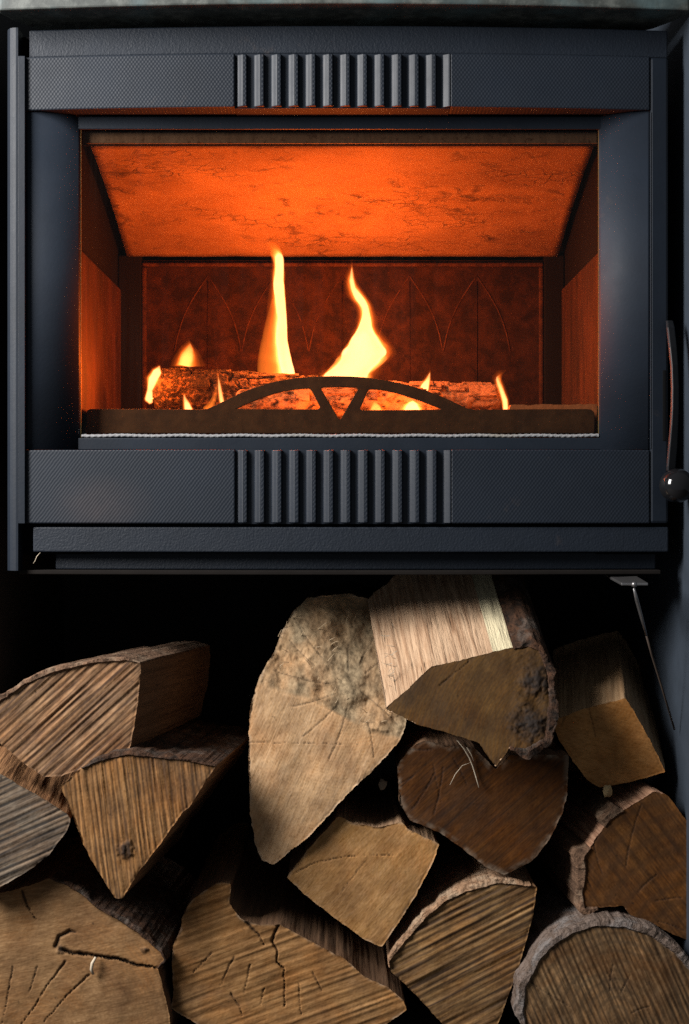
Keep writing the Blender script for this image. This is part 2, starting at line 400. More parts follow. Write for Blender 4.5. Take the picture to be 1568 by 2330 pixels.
# left round column
prof = [(12, .028), (12, .016), (13, .0095), (15.5, .0040), (19.5, -.0005), (25, -.0040), (32, -.0060), (39, -.0066), (44, -.0065)]
prism('column', [(wx(a), b) for a, b in prof] + [(wx(44), .0175), (wx(20), .0175), (wx(20), .028)], 'z', ZB, ZT, M['smooth'], ST, smooth=False, bev=0)
box('column_flange', wx(44) + .0001, wx(59.4), -.0064, .0170, wz(1191), wz(131), M['smooth'], ST, bev=.0004)
# bands and panels
def fbox(name, a, b, c, d, y0, mat, bev=.0016, y1=.018, parent=ST):
    n = max(1, int(abs(b - a) / 30))
    return box(name, wx(a), wx(b), y0, y1, wz(c), wz(d), mat, parent, nx=n, bowed='front', bev=bev)
fbox('top_panel', 65, 1521, 67, 130, .0045, M['grain'])
fbox('lower_panel', 74, 1523, 1199, 1256, .0045, M['grain'])
fbox('base_rail', 118, 1502, 1257, 1297, .026, M['grain'], y1=.045)
fbox('base_strip', 40, 1506, 1297.6, 1307, .006, plain('dusty_strip', (.012, .010, .009), .9, spec=.1), bev=.001, y1=.03)
GR = .0052
def band(c, d, first, pitch, x_end):
    a0 = 784 + (first - 12 - 784) / 1.009; 
    fbox('textured_panel', 58, a0, c, d, 0., M['leather'])
    xs = [784 + (first + pitch * i - 784) / 1.009 for i in range(13)]
    fbox('textured_panel', xs[12] + 9.0, x_end, c, d, 0., M['leather'])
    fbox('groove_plate', a0 + .3, xs[12] + 8.6, c - 1, d + 1, GR, M['smooth'], bev=0)
    for i, x in enumerate(xs):
        X = lambda q: wx(x + q)
        B = bow(wx(x)); e = 15.5 if i < 12 else 8.5
        z0, z1 = wz(d - 1.5), wz(c + 1.5)
        pr = [(X(-8.5), B + GR + .0005), (X(-7.2), B + GR - .0012), (X(-2), B + .0025), (X(3.5), B + .0004), (X(6.5), B - .0002), (X(8.2), B - .0001)]
        if i < 12: pr += [(X(e - 1.6), B), (X(e), B + .001), (X(e + 1.8), B + GR - .001), (X(e + 2.4), B + GR + .0005)]
        else: pr += [(X(e), B), (X(e), B + GR + .0005)]
        prism('rib', pr, 'z', z0, z1, M['smooth'], ST, bev=.0011)
        if i < 12: box('rib_land', X(8.4), X(e - 1.2), B - .0004, B + .003, z0 + .001, z1 - .001, M['leather'], ST, bev=.0003)
band(131, 252, 546, 39.15, 1478)
band(1024, 1191, 547, 39.2, 1478)
fbox('right_stile', 1478.6, 1521, 131, 1191, .0006, M['smooth'], bev=.003)
# door reveals
def reveal(name, pa, pb, c, d):
    n, V, F = 24, [], []
    zs = [wz(c), wz(d)]
    xa, xb = wx(pa), wx(pb) * (1 + .024 / D)
    for z in zs:
        for i in range(n + 1):
            u = i / n; x = xa + (xb - xa) * u; ya = bow(xa) + .0025; yb = .0245
            V.append((x, ya + (yb - ya) * (.30 * u + .70 * u ** 3), z))
    for i in range(n): F.append((i, i + 1, n + 2 + i, n + 1 + i) if pa < pb else (i + 1, i, n + 1 + i, n + 2 + i))
    o = mesh(name, V, F, M['reveal'], ST)
    m = o.modifiers.new('thick', 'SOLIDIFY'); m.thickness = .0025; m.offset = 1 
    return o
M['reveal'] = iron('door_iron', 'smooth', (.0105, .0165, .0275), rough=.66)
o = reveal('door_reveal', 60, 183, 253.5, 1022.5); o.modifiers['thick'].offset = 1
o = reveal('door_reveal', 1478, 1363, 253.5, 1022.5)
# trim edge lines
box('edge_trim', wx(1478.8), wx(1481), -.0022, .012, wz(1022), wz(256), M['smooth'], ST, bev=.0007)
# inner door frame (flat) in four strips around the glass
def P(px, y): return at(px, 0, y)[0]
def Q(py, y): return at(0, py, y)[2]
yi = .0225
box('inner_frame', P(160, yi), P(1388, yi), yi, .0265, Q(294, yi), wz(252.5), M['smooth'], ST, bev=.0012)
box('inner_frame', P(160, yi), P(1388, yi), yi, .0265, wz(1022), Q(996.5, yi), M['smooth'], ST, bev=.0012)
box('glass_trim', P(183, .025), P(184.6, .025), .0250, .0268, Q(996, .025), Q(295, .025), M['gold'], ST, bev=0)
box('glass_trim', P(1361.6, .025), P(1363, .025), .0250, .0268, Q(996, .025), Q(295, .025), M['gold'], ST, bev=0)
box('glass_pane', P(176, .027), P(1371, .027), .0270, .0305, Q(1000, .027), Q(286, .027), M['glass'], ST, bev=0)
# rope gasket: twisted, two strands
def rope():
    V, F = [], []; n, m = 1000, 8
    xa, xb = P(186, .0242), P(1362, .0242)
    for i in range(n + 1):
        x = xa + (xb - xa) * i / n
        for k in range(m):
            q = 2 * math.pi * k / m
            r = .0020 * (1 + .14 * math.cos(2 * q + x * 2 * math.pi / .0070) + .10 * rnd.uniform(-1, 1))
            V.append((x, .0242 + r * math.cos(q), Q(991.5, .0242) + r * math.sin(q) + .0004 * math.sin(x * 90)))
    for i in range(n):
        for k in range(m): F.append((i * m + k, i * m + (k + 1) % m, (i + 1) * m + (k + 1) % m, (i + 1) * m + k))
    mesh('rope_seal', V, F, M['rope'], ST)
rope()
box('air_bar', P(197, .036), P(1360, .036), .0350, .0450, Q(327.5, .036), Q(301, .036), M['bar'], ST, bev=.0015)
box('air_bar_lip', P(190, .036), P(1362, .036), .0372, .0400, Q(331, .037), Q(328.2, .037), M['soot'], ST, bev=0)
# firebox
XL, XR = -.318, .309
zf = ZC + .122
FB = empty('firebox', (0, .2, zf)); FB.parent = ST; FB.location = Vector((0, .2, zf)) - ST.location
box('steel_liner', XL - .006, XL, .032, .385, zf, ZT - .02, M['soot'], FB, bev=0)
box('steel_liner', XR, XR + .006, .032, .385, zf, ZT - .02, M['soot'], FB, bev=0)
box('steel_liner', XL, XR, .380, .385, zf, ZT - .02, M['soot'], FB, bev=0)
zbk = ZC + .312
box('brick_panel', XL, XL + .005, .034, .352, zf, zbk, M['brick'], FB, bev=.002)
box('brick_panel', XR - .005, XR, .034, .352, zf, zbk, M['brick'], FB, bev=.002)
# back plate with rim, reliefs
yb = .352
box('back_column', XL + .0005, P(322, yb), yb, .379, zf, ZC + .36, M['soot'], FB, bev=.002)
box('back_column', P(1238, yb), XR - .0005, yb, .379, zf, ZC + .36, M['soot'], FB, bev=.002)
BP = empty('back_plate'); BP.parent = ST; BP.location = Vector((0, yb, zf)) - ST.location
box('plate', P(323, yb), P(1237, yb), yb + .006, .378, zf, Q(590, yb), M['backplate'], BP, bev=.001)
for nm, a, b, c, d in (('rim', 323, 1237, 597, 606), ('rim', 323, 333, 607, 950), ('rim', 1227, 1237, 607, 950)):
    box(nm, P(a, yb), P(b, yb), yb, yb + .0055, Q(d, yb), Q(c, yb), M['relief'], BP, bev=.002)
def arc_pts(x0, y0, x1, y1, bulge, n=12):
    out = []
    for i in range(n + 1):
        u = i / n
        out.append(at(x0 + (x1 - x0) * u + bulge * math.sin(math.pi * u), y0 + (y1 - y0) * u, yb + .0062))
    return out
for i in range(5):
    ax = 473 + 153 * i
    tube('arch_relief', arc_pts(ax - 76, 800, ax, 628, -14)[::1] + arc_pts(ax, 628, ax + 76, 800, 14)[1:], .0012, M['relief'], BP, n=6)
    tube('upright_relief', [at(ax, py, yb + .0055) for py in (640, 720, 830, 930)], .0008, M['backplate'], BP, n=6)
# baffle
def baffle():
    nx, ny = 60, 30; V, F = [], []
    ya, yb2 = .055, .352
    za, zb = Q(331.5, ya), Q(584, yb2)
    for j in range(ny + 1):
        for i in range(nx + 1):
            u, v = i / nx, j / ny
            x = -.3045 + .6035 * u; y = ya + (yb2 - ya) * v; z = za + (zb - za) * v
            z += .0012 * float(fbm(x * 30, y * 30, 0, 3)) + .006 * math.sin(math.pi * v)
            V.append((x, y, z))
    for j in range(ny):
        for i in range(nx):
            a = j * (nx + 1) + i; F.append((a, a + nx + 1, a + nx + 2, a + 1))
    o = mesh('baffle', V, F, M['baffle'], FB)
    m = o.modifiers.new('thick', 'SOLIDIFY'); m.thickness = .018; m.offset = -1 if o.data.polygons[0].normal.z < 0 else 1
baffle()
box('base_brick', XL + .0055, XR - .0055, .150, .351, zf - .03, ZC + .1255, M['ash'], FB, bev=.003)
box('ash_bed', XL + .0055, XR - .0055, .062, .1495, zf - .03, ZC + .102, M['ash'], FB, bev=.002)
def ledge():
    n, V, F = 50, [], []
    xa, xb = P(1150, .062), P(1358, .062)
    for i in range(n + 1):
        x = xa + (xb - xa) * i / n
        zt = ZC + .1292 + .0016 * float(fbm(x * 90, 3, 0, 5)) - (.006 if i < 3 else 0)
        V += [(x, .0610 + .001 * float(fbm(x * 60, 9, 0, 2)), ZC + .07), (x, .0610, zt), (x, .085, zt)]
    for i in range(n):
        for k in (0, 1): F.append((i * 3 + k, i * 3 + k + 3, i * 3 + k + 4, i * 3 + k + 1))
    mesh('front_brick', V, F, M['ledge'], FB, smooth=False)
ledge()
# log guard
def guard():
    y0, y1 = .0475, .0545
    outer = [(196, 986), (196, 940), (199, 933), (206, 930.5), (330, 930.5), (455, 931.5), (472, 930), (492, 921), (515, 910), (540, 897), (565, 887), (590, 878), (617, 870), (645, 864), (672, 860), (700, 857.5), (726, 856.5), (760, 855.5), (799, 856.5), (830, 858.5), (858, 862), (887, 867), (916, 873), (945, 881), (974, 890), (1000, 900), (1025, 911), (1050, 923), (1063, 929), (1080, 932), (1200, 931), (1335, 930.5), (1346, 932), (1352, 938), (1354, 948), (1353, 986)]
    holes = [[(538, 930), (562, 919), (590, 908), (617, 898), (645, 891), (675, 886.5), (703, 884.5), (708, 888), (728, 926), (724, 931)],
             [(731, 884), (735, 881.5), (775, 880.5), (811, 882), (814, 886), (776, 952), (773, 954.5), (770, 951)],
             [(838, 888), (843, 885.5), (862, 886.5), (882, 890), (903, 895), (925, 902), (950, 910), (975, 919), (1003, 930), (1001, 932), (823, 933), (820, 929)]]
    vs_, es = [], []
    for L in [outer] + holes:
        b = len(vs_); vs_ += [Vector(p) for p in L]; es += [(b + i, b + (i + 1) % len(L)) for i in range(len(L))]
    r = delaunay_2d_cdt(vs_, es, [], 0, 1e-4)
    V2, T = r[0], r[2]
    def inside(p, L):
        c = False
        for (x0, y0_), (x1, y1_) in zip(L, L[1:] + L[:1]):
            if (y0_ > p[1]) != (y1_ > p[1]) and p[0] < (x1 - x0) * (p[1] - y0_) / (y1_ - y0_) + x0: c = not c
        return c
    bm = bmesh.new()
    vv = [bm.verts.new(at(p.x, p.y, y0)) for p in V2]
    for f in T:
        cx = sum((V2[i].x for i in f)) / len(f); c_y = sum((V2[i].y for i in f)) / len(f)
        if inside((cx, c_y), outer) and not any(inside((cx, c_y), h) for h in holes):
            bm.faces.new([vv[i] for i in f])
    g = bmesh.ops.extrude_face_region(bm, geom=bm.faces[:])
    for e in g['geom']:
        if isinstance(e, bmesh.types.BMVert): e.co.y = y1
    bm_obj('log_guard', bm, M['guard'], ST, bev=.0008)
guard()
# door handle: slot, lever, ball knob
HD = empty('handle'); HD.parent = ST; HD.location = Vector(at(1530, 900, -.02)) - ST.location
box('slot', wx(1507), wx(1516), -.0012, .004, wz(1004), wz(842), M['soot'], HD, bev=.001)
def lever():
    ys = [(729, 1517, 1531, -.012), (745, 1518, 1535, -.020), (790, 1523, 1540, -.031), (831, 1527, 1543, -.037), (883, 1528.5, 1545, -.041), (930, 1528, 1544.5, -.043), (968, 1526, 1543, -.043), (1015, 1522, 1541, -.041), (1061, 1518, 1537, -.038), (1072, 1518, 1537, -.037)]
    V, F = [], []
    for py, a, b, y in ys:
        V += [at(a + 3, py, y), at(b, py, y + .003), at(b, py, y + .012), at(a - 2, py, y + .012), at(a - 2, py, y + .003)]
    for i in range(len(ys) - 1):
        for k in range(5): F.append((i * 5 + k, i * 5 + (k + 1) % 5, i * 5 + 5 + (k + 1) % 5, i * 5 + 5 + k))
    F += [(0, 1, 2, 3, 4)[::-1], tuple(range(len(V) - 5, len(V)))]
    o = mesh('lever', V, F, M['lever'], HD, smooth=False)
    m = o.modifiers.new('bevel', 'BEVEL'); m.width = .001; m.segments = 2; m.limit_method = 'ANGLE'
lever()
bm = bmesh.new(); bmesh.ops.create_uvsphere(bm, u_segments=40, v_segments=24, radius=.0196)
bmesh.ops.translate(bm, verts=bm.verts, vec=at(1540, 1105, -.035)); bm_obj('knob', bm, M['gloss'], HD, smooth=True)
# air control tab under the stove
AL = empty('air_lever'); AL.parent = ST; AL.location = Vector(at(1430, 1315, 0)) - ST.location
zt = wz(1309)
V = [at(1375, 1305, .035), at(1436, 1303, .035), at(1475, 1326, -.05), at(1414, 1326, -.05)]
zt = V[3][2]
bm = bmesh.new()
A = [bm.verts.new(v) for v in V]; B = [bm.verts.new((v[0], v[1], v[2] - .0032)) for v in V]
for i in range(4): bm.faces.new((A[i], A[(i + 1) % 4], B[(i + 1) % 4], B[i]))
bm.faces.new(A); bm.faces.new(B[::-1]); bm_obj('tab', bm, M['steel'], AL, bev=.0008)
bm = bmesh.new(); bmesh.ops.create_uvsphere(bm, u_segments=16, v_segments=10, radius=.0034)
bmesh.ops.translate(bm, verts=bm.verts, vec=(V[3][0] + .013, -.0575, zt - .0015)); bm_obj('rivet', bm, M['steel'], AL, smooth=True)
ro = tube('hanging_rod', [(V[3][0] + .0132, -.055, zt - .006), at(1449, 1365, -.047), at(1460, 1405, -.037), at(1471, 1446, -.026)],
          [.0013, .0023, .0020, .0013], M['steel'], None)
tube('shaft', [at(1471, 1446.5, -.026), at(1483, 1490, -.015), at(1505, 1560, .003), at(1535, 1660, .03)], .0012, plain('shaded_shaft', (.045, .028, .018), .8), ro)  # same rod continued, its shadow painted in as a dark brown colour
tag(ro, 'thin steel rod hanging from the tab at the stove underside', 'metal rod')

# ------------------------------------------------------------------ fire
def burning(name, label, p0, p1, y, r0, r1, mat, seed, blocks=0):
    a, b = Vector(at(p0[0], p0[1], y)), Vector(at(p1[0], p1[1], y + .01))
    n, m, V, F = 90, 44, [], []
    ax = b - a
    for i in range(n + 1):
        u = i / n; c = a + ax * u
        r = r0 + (r1 - r0) * u
        e = 1.0
        if i < 3: e = (.55, .85, .97)[i]
        if i > n - 3: e = (.55, .85, .97)[n - i]
        for k in range(m):
            q = 2 * math.pi * k / m
            nn = float(fbm(c.x * 35, math.cos(q) * 1.6, math.sin(q) * 1.6, seed)); n2 = float(vn(c.x * 150, math.cos(q) * 7, math.sin(q) * 7, seed))
            n2 = (abs(n2) < .12) * -1.
            rr = r * e * (1 + .34 * nn + .09 * n2)
            V.append((c.x, c.y + rr * math.cos(q) * 1.05, max(ZC + (.1262 if y > .15 else .1028), c.z + rr * math.sin(q))))
    for i in range(n):
        for k in range(m): F.append((i * m + k, (i + 1) * m + k, (i + 1) * m + (k + 1) % m, i * m + (k + 1) % m))
    F += [tuple(range(m)), tuple(range(n * m, (n + 1) * m))[::-1]]
    o = mesh(name, V, F, mat, None, origin=a + ax * .5)
    tag(o, label, 'burning log', 'logs burning in the firebox')
    for q in range(blocks):
        u = rnd.uniform(.06, .9); c = a + ax * u; ang = rnd.uniform(.35, 2.1)
        rr = (r0 + (r1 - r0) * u) * .96
        L, h, d = rnd.uniform(.008, .036), rnd.uniform(.004, .009), rnd.uniform(.006, .016)
        bm = bmesh.new(); bmesh.ops.create_cube(bm, size=1)
        for v in bm.verts:
            v.co = Vector((v.co.x * L * rnd.uniform(.85, 1.1), v.co.y * d, v.co.z * h * rnd.uniform(.8, 1.2)))
            s_, c_ = math.sin(ang - math.pi / 2), math.cos(ang - math.pi / 2)
            v.co = Vector((v.co.x, -(v.co.y * c_ - v.co.z * s_), v.co.y * s_ + v.co.z * c_))
            v.co += Vector((c.x, c.y - rr * math.cos(ang), c.z + rr * math.sin(ang)))
        bm_obj('char_block', bm, mat, o, bev=.0006)
    return o
burning('burning_log', 'charred log with blocky cracked top burning at the left of the fire', (352, 888), (800, 904), .18, .0280, .0215, M['char'], 11, 46)
burning('burning_log', 'paler ash covered log end lying at the right of the fire', (850, 905), (1142, 906), .20, .0205, .0165, M['ashen'], 23, 14)
burning('burning_log', 'middle glowing log seen through the arched openings of the guard', (535, 922), (1010, 923), .118, .0200, .0185, M['glow'], 31, 26)
# embers on the ash
V, F = [], []
for q in range(300):
    x, y, s = rnd.uniform(-.24, .25), rnd.uniform(.07, .26), rnd.uniform(.003, .008)
    z = ZC + (.1258 if y > .155 else .1023)
    b = len(V); V += [(x + rnd.uniform(-s, s), y + rnd.uniform(-s, s), z), (x + s, y - s, z), (x, y + s, z), (x - s, y - s, z), (x, y, z + s)]
    F += [(b + 1, b + 2, b + 4), (b + 2, b + 3, b + 4), (b + 3, b + 1, b + 4)]
tag(mesh('embers', V, F, M['coal'], None, smooth=False), 'small glowing embers on the ash bed', 'embers', kind='stuff')

def loft(name, secs, y, mat, parent=None, wide=1., thick=.62, minr=.0012, sway=0.):
    secs = [tuple(s) for s in secs]
    P_ = np.array(secs, float); n = 6 * len(secs)
    tt = np.linspace(0, len(secs) - 1, n)
    def cr(c):
        out = []
        for t_ in tt:
            i = min(int(t_), len(c) - 2); u = t_ - i
            p0, p1, p2, p3 = c[max(i - 1, 0)], c[i], c[i + 1], c[min(i + 2, len(c) - 1)]
            out.append(.5 * (2 * p1 + (p2 - p0) * u + (2 * p0 - 5 * p1 + 4 * p2 - p3) * u * u + (3 * p1 - p0 - 3 * p2 + p3) * u ** 3))
        return np.array(out)
    X, Y, W = cr(P_[:, 0]), cr(P_[:, 1]), np.maximum(cr(P_[:, 2]) * wide, .25)
    m, V, F = 20, [], []
    s = (D + y) / D / K
    for i in range(n):
        c = Vector(at(X[i], Y[i], y)); r = W[i] * s
        j0, j1 = max(i - 1, 0), min(i + 1, n - 1)
        tx, tz = (X[j1] - X[j0]), -(Y[j1] - Y[j0]); l = math.hypot(tx, tz) + 1e-9
        nx_, nz_ = tz / l, -tx / l
        if abs(nx_) < .55: nx_, nz_ = math.copysign(.55, nx_ or 1), math.copysign(.83, nz_ or 1)
        kw = min(1., max(0., (W[i] - 12) / 16)); nx_, nz_ = nx_ * (1 - kw) + kw, nz_ * (1 - kw)
        for k in range(m):
            q = 2 * math.pi * k / m
            V.append((c.x + nx_ * r * math.cos(q), c.y + min(max(r * thick, minr), .0085) * math.sin(q) + sway * math.sin(i * .25), c.z + nz_ * r * math.cos(q)))
    for i in range(n - 1):
        for k in range(m): F.append((i * m + k, i * m + (k + 1) % m, (i + 1) * m + (k + 1) % m, (i + 1) * m + k))
    F += [tuple(range(m))[::-1], tuple(range((n - 1) * m, n * m))]
    o = mesh(name, V, F, mat, parent)
    bm = bmesh.new(); bm.from_mesh(o.data); bmesh.ops.recalc_face_normals(bm, faces=bm.faces); bm.to_mesh(o.data); bm.free()
    return o
def resec(secs, n=26, idx=False):
    P_ = np.array(secs, float); L = np.linspace(0, 1, len(P_)) if idx else np.concatenate([[0], np.cumsum(np.hypot(*np.diff(P_[:, :2], axis=0).T))]); L /= L[-1]
    return np.stack([np.interp(np.linspace(0, 1, n), L, P_[:, k]) for k in range(3)], 1)
SHELLS = []
for i in range(9):
    u = (i / 8.) ** .62; SHELLS.append((u, (1, .17 + .48 * u ** 3, .016 + .34 * u ** 5), 17 * 16 ** (u ** 1.5)))
for i, (u, c, s_) in enumerate(SHELLS): M['fl%d' % i] = flame_mat('flame_layer', c, s_)
def flame(label, y, veil, core=None, mid=None, cm='fl_core'):
    base = at(veil[0][0], veil[0][1], y)
    r = empty('flame', base); tag(r, label, 'flame', 'flames of the log fire')
    B_ = core if core is not None else mid; ix = len(B_) == len(veil); A_ = resec(veil, idx=ix); B_ = resec(B_, idx=ix)
    top = len(SHELLS) if core is not None else 7
    for i in range(top):
        u = SHELLS[i][0]; S_ = A_ * (1 - u) + B_ * u
        q_ = np.linspace(0, 1, len(S_)); k_ = min(1., S_[0, 2] / 14)
        S_[:, 0] += k_ * 1.6 * q_ * fbm(S_[:, 1] / 22., i * .35, len(label), 71, 3); S_[:, 2] *= 1 + .16 * fbm(S_[:, 1] / 16., i * .4 + 5, len(label), 72, 3)
        loft('flame_layer', S_, y + .0002 * i, M['fl%d' % i], r, thick=.7)
T1 = [(659, 858, 15), (656, 846, 15), (648, 815, 16), (641, 776, 14), (642, 721, 12), (638, 685, 12.5), (634, 648, 13), (637, 612, 10.5), (635, 583, 10), (627, 562, 9), (610, 549, 4), (604, 547, .6)]
flame('tall narrow flame with curling tip, rising highest of the fire', .19,
      [(630, 862, 44), (629, 840, 41), (626, 800, 34), (627, 750, 27), (629, 700, 22), (631, 650, 19), (634, 610, 16), (631, 580, 16), (618, 556, 15), (598, 545, 1)],
      [(a, b, w_ * .92) for a, b, w_ in T1[:9]] + [(634, 575, .5)],
      [(a, b, w_ * 1.12) for a, b, w_ in T1])
loft('flame_veil', [(608, 856, 22), (606, 836, 21), (608, 800, 19), (612, 760, 14), (617, 715, 8), (620, 680, 1)], .193, M['fl_mid'], [o for o in col.objects if o.name == 'flame'][0], thick=.25)
def lr(rows, grow=0.): return [((a + b) / 2, y_, (b - a) / 2 + grow) for y_, a, b in rows]
flame('broad white hot flame with a wavy neck at the middle of the fire', .185,
      lr([(864, 712, 862), (850, 726, 866), (827, 752, 884), (808, 768, 900), (790, 780, 902), (770, 792, 884), (750, 804, 864), (718, 812, 857), (692, 804, 850), (668, 786, 830), (645, 782, 815), (620, 786, 808), (597, 797, 803), (590, 800, 801)]),
      lr([(864, 728, 836), (850, 742, 836), (827, 766, 864), (808, 778, 876), (790, 788, 874), (772, 800, 859), (752, 813, 848), (720, 825, 843), (694, 822, 837), (674, 806, 822), (656, 798, 809), (640, 796, 806), (624, 797, 803), (612, 799, 800.5)]))
flame('small S shaped flame licking the left end of the charred log', .145,
      [(344, 920, 6), (339, 908, 13), (342, 888, 11), (347, 862, 18), (358, 842, 15), (364, 828, 1)],
      [(344, 917, 4), (339, 907, 8), (341, 888, 5.5), (348, 864, 10), (358, 846, 9), (363, 834, .8)],
      [(344, 919, 5), (339, 908, 10.5), (341, 888, 8), (348, 863, 14), (358, 844, 12), (364, 831, .8)])
flame('dull orange pointed flame behind the top of the left log', .215,
      [(428, 834, 40), (427, 818, 36), (428, 800, 27), (429, 785, 14), (429, 770, 1)], None,
      [(418, 832, 9), (425, 815, 10), (432, 798, 7), (434, 786, 1)])
flame('low pointed flame in front of the left log, beside the guard top', .10,
      [(428, 936, 17), (424, 920, 12), (420, 904, 7), (417, 884, .8)],
      [(430, 936, 10), (426, 922, 7), (421, 908, 3), (419, 900, .5)],
      [(429, 936, 13), (425, 920, 9.5), (420, 905, 5), (417, 892, .6)])
flame('thin forked flame climbing the front of the left log', .102,
      [(508, 930, 9), (504, 912, 9), (500, 885, 8), (497, 855, 5), (492, 824, .8)],
      [(509, 926, 5), (504, 910, 4.5), (500, 885, 3.2), (498, 865, .6)],
      [(508, 928, 7), (504, 912, 7), (500, 885, 5.5), (497, 858, 3), (495, 840, .6)])
fk = [o for o in col.objects if o.name.startswith('flame') and o.type == 'EMPTY'][-1]
loft('flame_body', [(472, 935, 13), (482, 918, 8), (490, 898, 5), (494, 875, .8)], .103, M['fl_mid'], fk)
loft('flame_core', [(474, 935, 7), (483, 918, 4), (489, 902, .6)], .1035, M['fl_mid'], fk)
flame('short bright pointed flame just above the right of the arched guard', .15,
      [(960, 895, 17), (966, 880, 15), (973, 863, 10), (979, 838, .8)],
      [(962, 895, 10), (967, 880, 8.5), (974, 864, 4.5), (978, 850, .6)],
      [(961, 895, 14), (966, 880, 12), (973, 864, 7.5), (979, 843, .8)])
flame('slim hooked flame at the right end of the pale log', .15,
      [(1151, 936, 9), (1149, 912, 11), (1139, 882, 11), (1130, 860, 12), (1138, 848, 9), (1152, 843, 1)],
      [(1151, 936, 5.5), (1149, 912, 5.5), (1139, 882, 4), (1131, 864, 3), (1131, 857, .6)],
      [(1151, 936, 7), (1149, 912, 8), (1139, 882, 8), (1130, 862, 8.5), (1135, 850, 5), (1146, 845, .8)])
flame('low flame seen through the right opening of the guard', .10,
      [(938, 938, 40), (938, 926, 34), (939, 917, 20), (940, 908, 1)],
      [(938, 938, 20), (938, 926, 15), (939, 917, 9), (940, 912, .8)],
      [(938, 938, 28), (938, 926, 24), (939, 917, 14), (940, 910, .8)])
flame('tiny flame between the guard struts and the low flame', .10,
      [(856, 938, 26), (855, 926, 18), (852, 915, 9), (852, 900, 1)], None, [(856, 938, 12), (855, 927, 9), (852, 919, .8)])
for nm, px, py, y, e in (('fire_light', 645, 765, .165, 4.4), ('fire_light', 822, 780, .165, 6.0), ('fire_light', 335, 855, .12, 2.8), ('fire_light', 470, 900, .085, .6), ('fire_light', 700, 925, .075, .45), ('fire_light', 920, 900, .085, .85), ('fire_light', 1150, 890, .13, .4)):
    l = bpy.data.lights.new(nm, 'POINT'); l.energy = e; l.color = (1, .19, .02); l.shadow_soft_size = .022
    lo_ = bpy.data.objects.new(nm, l); col.objects.link(lo_); lo_.location = at(px, py, y)

# ------------------------------------------------------------------ firewood
def resample(poly, step):
    P_ = np.array(poly, float); Q_ = np.roll(P_, -1, 0); L = np.hypot(*(Q_ - P_).T)
    out, src = [], []
    for i in range(len(P_)):
        n = max(1, int(round(L[i] / step)))
        for k in range(n): out.append(P_[i] + (Q_[i] - P_[i]) * k / n); src.append(i + k / n)
    return np.array(out), np.array(src)
def inside_poly(pts, poly):
    x, y = pts[:, 0], pts[:, 1]; c = np.zeros(len(pts), bool)
    for (x0, y0), (x1, y1) in zip(poly, np.roll(poly, -1, 0)):
        if y0 == y1: continue
        c ^= ((y0 > y) != (y1 > y)) & (x < (x1 - x0) * (y - y0) / (y1 - y0) + x0)
    return c
def seg_par(pts, line):
    d, pr = np.full(len(pts), 1e9), np.zeros(len(pts))
    for i, (a, b) in enumerate(zip(line, line[1:])):
        a, b = np.array(a, float), np.array(b, float); ab = b - a
        t_ = np.clip(((pts - a) @ ab) / (ab @ ab), 0, 1); q = np.hypot(*(pts - a - t_[:, None] * ab).T)
        pr = np.where(q < d, (i + t_) / (len(line) - 1), pr); d = np.minimum(d, q)
    return d, pr
def seg_dist(pts, line):
    d = np.full(len(pts), 1e9)
    for a, b in zip(line, line[1:]):
        a, b = np.array(a, float), np.array(b, float); ab = b - a
        t_ = np.clip(((pts - a) @ ab) / (ab @ ab), 0, 1)
        d = np.minimum(d, np.hypot(*(pts - a - t_[:, None] * ab).T))
    return d
def at_np(p, y):
    s = (D + y) / D / K
    return np.stack([(p[:, 0] - 784) * s, y, ZC - (p[:, 1] - 1165) * s], 1)
LOGS = 'split firewood logs stacked below the stove'
